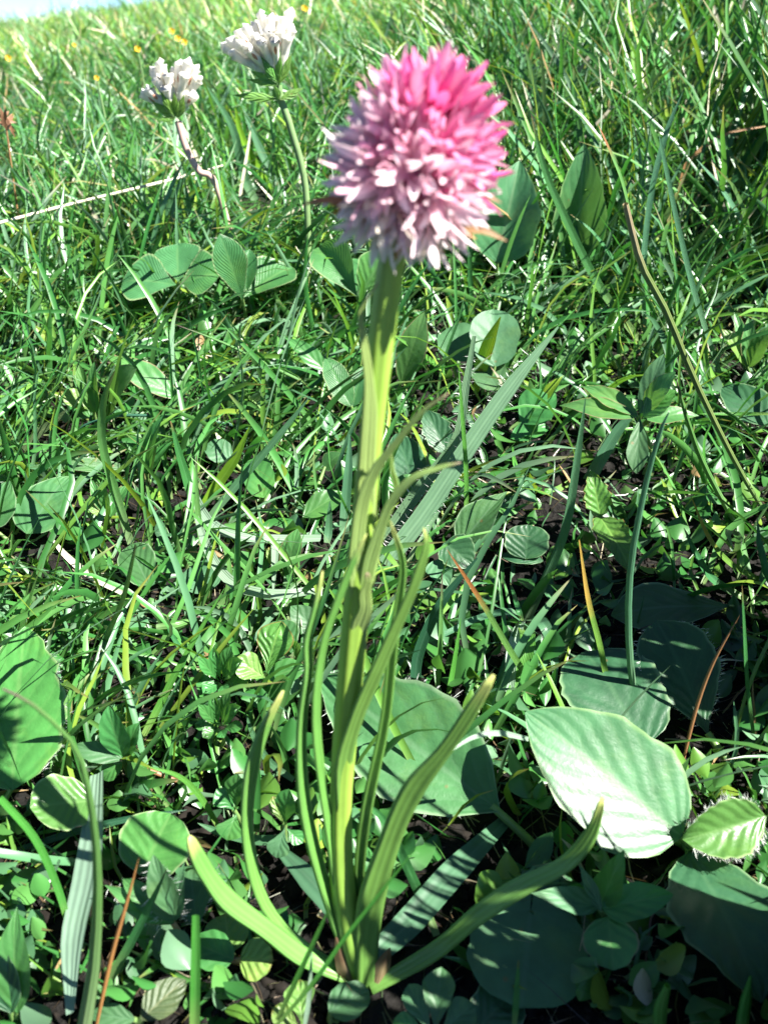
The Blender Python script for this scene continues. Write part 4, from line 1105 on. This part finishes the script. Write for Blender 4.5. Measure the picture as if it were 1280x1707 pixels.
def floret_mesh(name, openness, length, width, recurve, seed):
    r = np.random.default_rng(seed)
    VV, FF, UU = [], [], []
    off = 0
    for i in range(6):
        a = 2 * math.pi * i / 6 + r.normal(0, .12)
        op = openness * r.uniform(.75, 1.2)
        rad = np.array([math.cos(a), math.sin(a), 0])
        n = 7
        tt = np.linspace(0, 1, n)
        ang = op + recurve * tt + r.normal(0, .12)
        ln = length * r.uniform(.8, 1.15)
        seg = ln / (n - 1)
        p = rad * .03; Cc = [p]
        for k in range(1, n):
            p = p + (rad * math.sin(ang[k]) + np.array([0, 0, 1.]) * math.cos(ang[k])) * seg
            Cc.append(p)
        Cc = np.array(Cc)
        W = width * r.uniform(.8, 1.25) * np.array([.5, .75, .92, 1., .98, .8, .25])
        hint = -rad + np.array([0, 0, .6])
        v, f, u = ribbon(Cc, W, nrm(hint), .45, 3)
        VV.append(v); FF.append(f + off); UU.append(u); off += len(v)
    # lip and short spur
    me = bpy.data.meshes.new(name)
    v = np.concatenate(VV) * S; f = np.concatenate(FF); u = np.concatenate(UU)
    me.from_pydata(v.tolist(), [], f.tolist())
    me.polygons.foreach_set('use_smooth', np.ones(len(f), bool))
    lay = me.uv_layers.new(name='UVMap')
    idx = np.empty(len(me.loops), np.int32); me.loops.foreach_get('vertex_index', idx)
    lay.data.foreach_set('uv', u.astype(np.float32)[idx].ravel())
    return me


FM = {}
for mi, m in enumerate(PET + [WITHER]):
    for kind, (op, ln, wd, rc) in enumerate(((.26, .60, .118, .05), (.44, .64, .118, .15), (.58, .72, .11, .12))):
        for sd in range(2):
            me = floret_mesh('floret', op, ln, wd, rc, mi * 17 + kind * 5 + sd)
            me.materials.append(m)
            FM[(mi, kind, sd)] = me

NF = 190
GA = math.pi * (3 - math.sqrt(5))
fb = HEAD
for i in range(NF):
    f = (i + .5) / NF
    ct = 1 - 2 * f * .90                         # 1 at the top of the head
    th = i * GA
    st = math.sqrt(max(0, 1 - ct * ct))
    nrml = ax * ct + (e1 * math.cos(th) + e2 * math.sin(th)) * st
    rad_h, rad_w = hl * .5, .5 + .05 * math.sin(3 * th)
    cpt = h0 + ax * hl * .44
    pos = cpt + ax * ct * rad_h * .62 + (e1 * math.cos(th) + e2 * math.sin(th)) * st * rad_w
    # florets point outwards, lower ones droop
    dirv = nrm(nrml + ax * (.45 if ct > .3 else (.15 if ct > -.15 else (-.15 if ct > -.45 else -.55))) + rng.normal(0, .24, 3))
    # colour follows age: young magenta at the top, faded towards the foot
    scr = np.dot(dirv, RT)
    age = (1 - ct) / 2 * 5.0 - .25 - .75 * max(0, ct + .4) * scr + rng.normal(0, .6)
    mi = int(np.clip(round(age), 0, 5))
    if ct < -.4 and rng.random() < .2: mi = 6
    kind = 0 if ct > .45 else (1 if ct > -.05 or rng.random() < .4 else 2)
    o = bpy.data.objects.new('floret', FM[(mi, kind, int(rng.integers(0, 2)))])
    COL.objects.link(o)
    o.parent = HEAD
    qz = Vector(dirv).to_track_quat('Z', 'Y') @ Matrix.Rotation(rng.uniform(0, 6.28), 3, 'Z').to_quaternion()
    sc_ = rng.uniform(.66, 1.2)
    o.matrix_local = Matrix.LocRotScale(Vector((pos - foot) * S), qz, Vector((sc_, sc_, sc_ * rng.uniform(.9, 1.12))))
# a few brown withered threads under the head
for p0, p1 in (((600, 345), (500, 342)), ((760, 385), (845, 402)), ((770, 330), (835, 338))):
    a_ = atY(*p0, orY(p0[1]) - .3); b_ = atY(*p1, orY(p1[1]) - .35)
    C = spline([a_, (a_ + b_) / 2 + UP * .08, b_], 7)
    V, Fq, UVs = ribbon(C, np.array([.07, .1, .11, .1, .08, .05, .01]), np.array([0, -1, .3]), .3)
    mk('withered_bract', V, Fq, BROWN, OR, UVs)


# ------------------------------------------------------------------ white vetches
def vetch(label, Y, stem_px, base_px, tips, bracts, stem_mat, fw, leaflets=()):
    root = atY(stem_px[0][0], stem_px[0][1], Y)
    root[2] = G(root[0], root[1])
    T = thing('white_vetch', label, 'white vetch', root)
    C = spline([root] + [atY(px, py, Y) for px, py in stem_px[1:]], 24)
    V, Fq, UVs = tube(C, np.linspace(.13, .15, 24), 8)
    mk('stem', V, Fq, stem_mat, T, UVs)
    b = atY(base_px[0], base_px[1], Y)
    for px, py in stem_px[1:]: HERO.append((px, py, 26, Y))
    for px, py, _d in tips: HERO.append((px, py, 14, Y))
    HERO.append((base_px[0], base_px[1] - 20, 36, Y))
    for k, (px, py, dyy) in enumerate(tips):
        tp = atY(px, py, Y + dyy)
        ln = np.linalg.norm(tp - b)
        d = nrm(tp - b)
        st = b + d * .12 * ln
        mid = b + d * ln * .55 + UP * .05 * ln
        C = spline([st, mid, b + d * ln * .80], 10)
        w = fw * .72 * np.array([.4, .7, .95, 1.1, 1.15, 1.1, 1.0, .9, .8, .6])
        V, Fq, UVs = tube(C, w, 8)
        f = mk('floret', V, Fq, VCAL, T, UVs)
        # hooded petal
        side = nrm(np.cross(d, FW)) * random.uniform(-.1, .1)
        C = spline([b + d * ln * .5, b + d * ln * .78, b + d * ln * .95, tp + side * fw, tp + side * 2 * fw - d * .12 * fw], 11)
        w = fw * np.array([.4, .55, .68, .8, .9, 1.02, 1.12, 1.15, 1.05, .8, .25])
        V, Fq, UVs = tube(C, w, 9)
        mk('petal', V, Fq, VWHITE, f, UVs)
        if k % 2 == 0:
            toC = -nrm(tp - CAM)
            c0 = b + d * ln * .66 + toC * fw * .95; c1 = b + d * ln * .86 + toC * fw * 1.2
            C = spline([c0, (c0 + c1) / 2 + toC * fw * .2, c1], 6)
            V, Fq, UVs = ribbon(C, fw * np.array([.12, .45, .65, .6, .4, .05]), toC, -.4)
            mk('keel', V, Fq, VBROWN, f, UVs)
    for (p0, p1, w, dyy) in bracts:
        N0 = nrm(np.array([0, -.9, .2]))
        V, Fq, UVs, _ = leaf_geo(atY(p0[0], p0[1], Y - .35), atY(p1[0], p1[1], Y - .35 + dyy), N0, w * Y / FPX, 'lance', fold=-.25, droop=.1, nu=5, nv=10)
        mk('bract', V, Fq, BRACT, T, UVs)
    # fine hairs round the calyces
    nn = 420
    P = b + rng.normal(0, 1, (nn, 3)) * .0
    pts_, ds_ = [], []
    for k in range(nn):
        px, py, dyy = tips[k % len(tips)]
        d = nrm(atY(px, py, Y + dyy) - b)
        o_ = rng.normal(0, 1, 3); o_ = nrm(o_ - d * np.dot(o_, d))
        l = np.linalg.norm(atY(px, py, Y + dyy) - b)
        pts_.append(b + d * l * rng.uniform(.15, .62) + o_ * fw * .9); ds_.append(nrm(o_ + d * .8))
    hairs(T, pts_, ds_, .16, r=.008)
    return T


vetch('taller white kidney vetch with wide flower head, nearest the pink head', 44.0,
      [(512, 400), (510, 320), (485, 215), (468, 165), (464, 142)], (464, 138),
      [(374, 78, .3), (384, 66, .0), (398, 52, .3), (410, 46, -.3), (422, 44, .3), (436, 24, .1), (448, 27, -.3), (460, 34, .3), (472, 28, -.1), (483, 20, .2), (486, 48, -.3),
       (400, 72, -.6), (425, 62, -.7), (447, 52, -.7), (466, 50, -.7), (388, 90, -.3), (412, 80, -.9), (436, 70, -1.0), (458, 66, -1.0), (478, 62, -.6), (405, 60, .7), (430, 40, .8), (455, 34, .8), (476, 36, .8)],
      [((463, 140), (418, 118), 13, 0), ((464, 140), (435, 94), 14, -.4), ((465, 140), (465, 76), 11, -.4), ((466, 140), (487, 88), 13, 0), ((462, 142), (412, 132), 10, 0),
       ((462, 165), (388, 158), 14, 0), ((464, 166), (458, 142), 13, -.2), ((467, 166), (506, 146), 13, .2)],
      VSTEMG, .195)
vetch('shorter white kidney vetch on a pink curved stalk', 47.0,
      [(400, 345), (362, 312), (332, 285), (310, 245), (297, 202)], (294, 196),
      [(240, 156, .2), (256, 118, .3), (268, 106, .0), (280, 124, -.4), (300, 108, .2), (314, 104, -.2), (326, 114, .2), (330, 132, -.2), (322, 160, -.3), (262, 132, -.3), (290, 120, .4), (308, 124, -.6), (248, 150, -.2), (276, 146, -.6)],
      [((293, 198), (252, 168), 13, 0), ((293, 197), (268, 152), 14, -.3), ((295, 196), (290, 154), 13, -.3), ((297, 197), (307, 158), 14, -.2), ((292, 199), (262, 200), 8, 0)],
      VSTEMP, .22)

# ------------------------------------------------------------------ small yellow flowers in the far grass
for lab, px, py, kk in (('yellow flower at the left edge of the far meadow', 15, 97, 1.0), ('yellow flower left of the cluster of three', 230, 82, 1.0),
                        ('topmost yellow flower of the cluster of three', 287, 52, .95), ('middle yellow flower of the cluster of three', 297, 64, .95), ('lowest yellow flower of the cluster of three', 308, 70, .95),
                        ('small yellow flower above the shorter white vetch', 162, 130, .85), ('faint orange-yellow flower right of the taller vetch', 508, 14, 1.0),
                        ('tiny faint yellow flower in the far upper left grass', 125, 75, .7)):
    c = hit(px, py, 6.5)
    g = c.copy(); Yf = g[1]
    g[2] = G(g[0], g[1])
    T = thing('yellow_flower', lab, 'yellow flower', g, 'small yellow flowers in the far meadow')
    petiole(T, [g, (g + c) / 2 + RT * .3, c], .06, VSTEMG, 'stem')
    rr = 6.0 * kk * pxs(c)
    for a in np.linspace(0, 6.283, 6)[:-1]:
        d = nrm(np.array([math.cos(a), -.3, math.sin(a) * .8 + .3]))
        V, Fq, UVs, _ = leaf_geo(c, c + d * rr, np.array([.1, -.9, .4]), rr * .9, 'obovate', fold=.3, droop=.1, nu=5, nv=7)
        mk('petal', V, Fq, YELLOW, T, UVs)


# ------------------------------------------------------------------ stones and seed head
def stone(name, label, c, r, mat, seed):
    rr = np.random.default_rng(seed)
    nu, nv = 12, 8
    V = []
    for j in range(nv):
        p = math.pi * (j + .5) / nv
        for i in range(nu):
            a = 2 * math.pi * i / nu
            k = 1 + .18 * math.sin(3 * a + seed) * math.sin(2 * p) + rr.normal(0, .06)
            V.append(np.array([math.cos(a) * math.sin(p) * 1.2, math.sin(a) * math.sin(p), math.cos(p) * .7]) * r * k + c)
    Fl = [tuple(f) for f in quads(nu, nv, True).tolist()] + [tuple(range(nu)), tuple(range(nu * nv - 1, nu * nv - nu - 1, -1))]
    tag(mk(name, np.array(V), Fl, mat, None, smooth=False, base=c), label, 'stone')


c = hit(445, 1140, .25); stone('pebble', 'small pale pebble under the three-lobed leaf', c, .18, STONE, 3)
c = hit(283, 392, 1.5); stone('pebble', 'dull purple pebble in the grass above the leftmost clover', c, .3, STONEP, 5)
c = hit(88, 34, 1.0); stone('rock', 'pale rock on the skyline at the upper left', c, 5.0, STONE, 8)
g = hit(10, 205, 7.0); g[2] = G(g[0], g[1])
T = thing('seed_head', 'brown dry seed head at the left edge', 'seed head', g)
c = atY(10, 205, g[1])
petiole(T, [g, (g + c) / 2, c], .05, BROWN, 'stem')
for k in range(14):
    d = nrm(rng.normal(0, 1, 3) + UP * .5)
    V, Fq, UVs, _ = leaf_geo(c + UP * rng.uniform(-.4, .4), c + UP * rng.uniform(-.4, .5) + d * .5, np.array([.1, -.9, .4]), .16, 'lance', nu=3, nv=5)
    mk('scale', V, Fq, SEED, T, UVs)
# ------------------------------------------------------------------ the meadow between them
PAL = np.array([(.026, .125, .032), (.038, .155, .04), (.055, .18, .05), (.05, .15, .08), (.085, .19, .125), (.075, .20, .035), (.13, .235, .035), (.46, .43, .32), (.28, .19, .09)])
PAL[:7] *= np.array([1.22, 1.08, .88])


def colours(n, p):
    k = rng.choice(len(PAL), n, p=np.array(p) / np.sum(p))
    return PAL[k] * rng.uniform(.75, 1.3, (n, 1))


def keep_out(x, y):
    """bare pockets: round the orchid's foot and in the dark hollow to its right"""
    m = np.hypot((x - .0) / 2.6, (y - 14.6) / 2.8) < 1
    hollow = np.exp(-(((x - 6.2) / 5.0) ** 2 + ((y - 27) / 8.0) ** 2))
    front = (y < 19) * .9
    return m | (rng.random(len(x)) < hollow * .95) | (rng.random(len(x)) < front)


# near grass
nc = 900
n = 8600
ci = rng.integers(0, nc, n); cy = rng.uniform(16.5, 54, nc); cx = rng.uniform(-1, 1, nc) * (4 + cy * .5)
y = cy[ci] + rng.normal(0, .55, n); x = cx[ci] + rng.normal(0, .55, n)
m = ~keep_out(x, y); x, y = x[m], y[m]
left = sstep(4, -6, x) if False else 1 - sstep(-6, 5, x)
m = rng.random(len(x)) < (.45 + .55 * left + .5 * sstep(30, 45, y)); x, y = x[m], y[m]
n = len(x)
H = np.minimum(rng.gamma(6, .62, n) * (1 + .3 * sstep(28, 50, y)) + .8, 6.2)
grass('meadow_grass', x, y, H, rng.uniform(.10, .27, n), rng.uniform(.05, .8, n), rng.uniform(.1, 1.6, n),
      colours(n, [3, 4, 4, 3, 2.5, 2.4, 1.3, .0, .0]), 6, 'near green grass blades standing round the orchid',
      az=np.where(rng.random(n) < .55, rng.normal(.5, .8, n), rng.uniform(0, 6.283, n)), clear=.88)
# unseen tall tufts, added beyond the right edge to shade the lower right
n = 1000
sv_ = np.concatenate([rng.uniform(13.0, 16.9, n // 2), rng.uniform(23.2, 27, n - n // 2)]); al = rng.uniform(-5, 6, n)
x = sv_ * .447 + al * .894; y = sv_ * .894 - al * .447
grass('meadow_grass', x, y, rng.uniform(7, 13, n), rng.uniform(.25, .5, n), rng.uniform(.0, .12, n), rng.uniform(.0, .25, n),
      colours(n, [3, 4, 4, 3, 2.5, 2, 1, .0, .0]), 7, 'unseen tall grass added beyond the right edge for its shade', outside=True)
# short young blades close to the soil
n = 7000
y = 14.5 + 40 * rng.random(n); x = rng.uniform(-1, 1, n) * (4 + y * .5)
m = ~(np.hypot(x / 2.0, (y - 15) / 2.0) < 1) & (rng.random(n) > .8 * np.exp(-(((x - 6.2) / 5.0) ** 2 + ((y - 27) / 8.0) ** 2)))
x, y = x[m], y[m]; n = len(x)
grass('meadow_grass', x, y, rng.uniform(.6, 2.2, n), rng.uniform(.06, .18, n), rng.uniform(.1, 1.1, n), rng.uniform(.1, 1.2, n),
      colours(n, [4, 4, 4, 3, 2, 2, .8, .4, .6]) * .85, 4, 'short young grass blades close to the soil', clear=.9)
# middle grass
nc = 2000
cy = 43 + 80 * rng.random(nc) ** 1.1; cx = rng.uniform(-1, 1, nc) * (6 + cy * .52)
tone = rng.normal(1, .22, nc).clip(.6, 1.5); caz = rng.uniform(0, 6.283, nc); chh = rng.normal(1, .25, nc).clip(.5, 1.7)
n = 20000
ci = rng.integers(0, nc, n)
x = cx[ci] + rng.normal(0, .8, n); y = cy[ci] + rng.normal(0, .8, n)
side = sstep(-5, 25, x)
H = np.minimum((rng.gamma(7, .5, n) + 1) * (1 + 1.1 * side) * chh[ci], 7 + 6 * side)
grass('meadow_grass', x, y, H, rng.uniform(.09, .27, n) * (1 + .45 * side), rng.uniform(.05, .75, n) * (1 - .45 * side), rng.uniform(.1, 1.7, n) * (1 - .6 * side),
      colours(n, [3, 4, 4, 3, 3, 2.4, 1.2, .7, .1]) * tone[ci][:, None], 5, 'tall tangled green grass of the middle meadow', clear=.85,
      az=np.where(rng.random(n) < .5, caz[ci] + rng.normal(0, .5, n), rng.uniform(0, 6.283, n)))
# far grass
n = 110000
y = 118 + 330 * rng.random(n) ** 1.25; x = rng.uniform(-1, 1, n) * (20 + y * .6)
H = rng.gamma(6, .62, n) + 1
grass('meadow_grass', x, y, H, rng.uniform(.12, .32, n), rng.uniform(.1, .9, n), rng.uniform(.1, 1.4, n),
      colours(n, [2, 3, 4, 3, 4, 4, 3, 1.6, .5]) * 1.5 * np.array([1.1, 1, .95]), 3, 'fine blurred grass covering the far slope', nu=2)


# small leaves of the ground cover
def cover(name, x, y, size, hgt, col, label):
    n = len(x)
    nu, nv = 5, 8
    v = np.linspace(0, 1, nv); u = np.linspace(-1, 1, nu)
    vv, uu = np.meshgrid(v, u, indexing='ij')
    w = np.sin(np.pi * np.clip(v, .02, .985) ** 1.15) ** .8
    az = rng.uniform(0, 6.283, n); pit = rng.uniform(-.2, .9, n)
    d = np.stack([np.cos(az) * np.cos(pit), np.sin(az) * np.cos(pit), np.sin(pit)], -1)
    sd = np.stack([-np.sin(az), np.cos(az), rng.uniform(-.5, .5, n)], -1)
    sd /= np.linalg.norm(sd, axis=1)[:, None]
    N = np.cross(sd, d)
    asp = rng.uniform(.2, .48, n)
    b = np.stack([x, y, G(x, y) + hgt], -1)
    P = b[:, None, None] + d[:, None, None] * (vv[None] * size[:, None, None])[..., None] \
        + sd[:, None, None] * (uu[None] * w[None, :, None] * (size * asp)[:, None, None])[..., None] \
        + N[:, None, None] * ((np.abs(uu)[None] * w[None, :, None] * .35 * asp[:, None, None] - .25 * vv[None] ** 2) * size[:, None, None])[..., None]
    P[..., 2] = np.maximum(P[..., 2], G(P[..., 0], P[..., 1]) + .05)
    cen = b + d * (size * .5)[:, None]
    u_, v_ = to_px(cen); hp = np.array(HERO)
    bad = ((np.hypot(u_[:, None] - hp[None, :, 0], v_[:, None] - hp[None, :, 1]) < hp[None, :, 2] + 12) & (cen[:, 1][:, None] < hp[None, :, 3] + .5)).any(1)
    P = P[~bad]; col = col[~bad]; n = len(P)
    f1 = quads(nu, nv)
    Fq = (f1[None] + (np.arange(n) * nu * nv)[:, None, None]).reshape(-1, 4)
    cc = np.repeat(col[:, None], nu * nv, 1).reshape(-1, 3)
    o = mk(name, P.reshape(-1, 3), Fq, FIELD, col=cc)
    tag(o, label, 'ground cover', kind='stuff')


n = 7500
y = 14 + 48 * rng.random(n) ** 1.35; x = rng.uniform(-1, 1, n) * (4 + y * .5)
m = ~(np.hypot(x / 2.2, (y - 14.4) / 2.0) < 1) & ~(rng.random(n) < .25 * np.exp(-(((x - 6.2) / 5.0) ** 2 + ((y - 27) / 8.0) ** 2)))
x, y = x[m], y[m]; n = len(x)
cover('ground_cover', x, y, rng.uniform(.3, .95, n), rng.uniform(.05, .9, n), colours(n, [4, 4, 4, 3, 2, 2, .6, .1, .1]) * .9, 'small green leaves of low herbs between the grass blades')
n = 2600
y = rng.uniform(60, 150, n); x = rng.uniform(-1, 1, n) * (6 + y * .5)
cover('ground_cover', x, y, rng.uniform(.6, 1.5, n), rng.uniform(.2, 2.0, n), colours(n, [4, 4, 4, 3, 3, 2, .6, .1, .1]), 'small green leaves of low herbs on the slope behind')

# dead straw and litter on the soil
n = 2600
y = 13 + 35 * rng.random(n) ** 1.3; x = rng.uniform(-1, 1, n) * (4 + y * .5)
grass('dead_straw', x, y, rng.uniform(.5, 2.6, n), rng.uniform(.015, .06, n), rng.uniform(1.1, 1.6, n), rng.uniform(-.4, .6, n),
      np.array([(.34, .29, .2), (.12, .08, .045), (.05, .03, .018), (.03, .022, .014), (.03, .05, .018), (.07, .05, .03)])[rng.integers(0, 6, n)], 4, 'thin dead straw and rootlets lying on the soil', nu=2)
o = bpy.data.objects['dead_straw']; o['category'] = 'straw'
n = 450
y = 48 + 110 * rng.random(n); x = rng.uniform(-1, 1, n) * (6 + y * .5)
grass('dead_straw', x, y, rng.uniform(2, 6, n), rng.uniform(.05, .13, n), rng.uniform(.7, 1.6, n), rng.uniform(-.4, .6, n),
      np.array([(.6, .55, .42), (.45, .36, .22), (.66, .63, .54)])[rng.integers(0, 3, n)], 4, 'bleached dry blades among the grass of the slope', nu=2)
bpy.data.objects['dead_straw.001']['category'] = 'straw'


# crumbs of earth on the bare soil
CRUMB = plain_mat('soil_crumb', (.009, .007, .005), .9, 0.0, None, .9, 700, .2)
n = 9000
y = 12.5 + 36 * rng.random(n) ** 1.5; x = rng.uniform(-1, 1, n) * (4.5 + y * .48)
oc = np.array([(1, 0, 0), (0, 1, 0), (-1, 0, 0), (0, -1, 0), (0, 0, 1), (0, 0, -1)], float)
of = np.array([(0, 1, 4), (1, 2, 4), (2, 3, 4), (3, 0, 4), (1, 0, 5), (2, 1, 5), (3, 2, 5), (0, 3, 5)])
r_ = rng.gamma(2.2, .045, n)[:, None, None]
P = np.stack([x, y, G(x, y) + .03], -1)[:, None] + (oc[None] + rng.normal(0, .35, (n, 6, 3))) * r_
o = mk('soil_crumbs', P.reshape(-1, 3), (of[None] + (np.arange(n) * 6)[:, None, None]).reshape(-1, 3), CRUMB, smooth=False)
tag(o, 'dark crumbly earth between the plants', 'soil', kind='stuff')
print('objects', len(bpy.data.objects), 'tris', sum(len(o.data.loops) - 2 * len(o.data.polygons) for o in bpy.data.objects if o.type == 'MESH'))
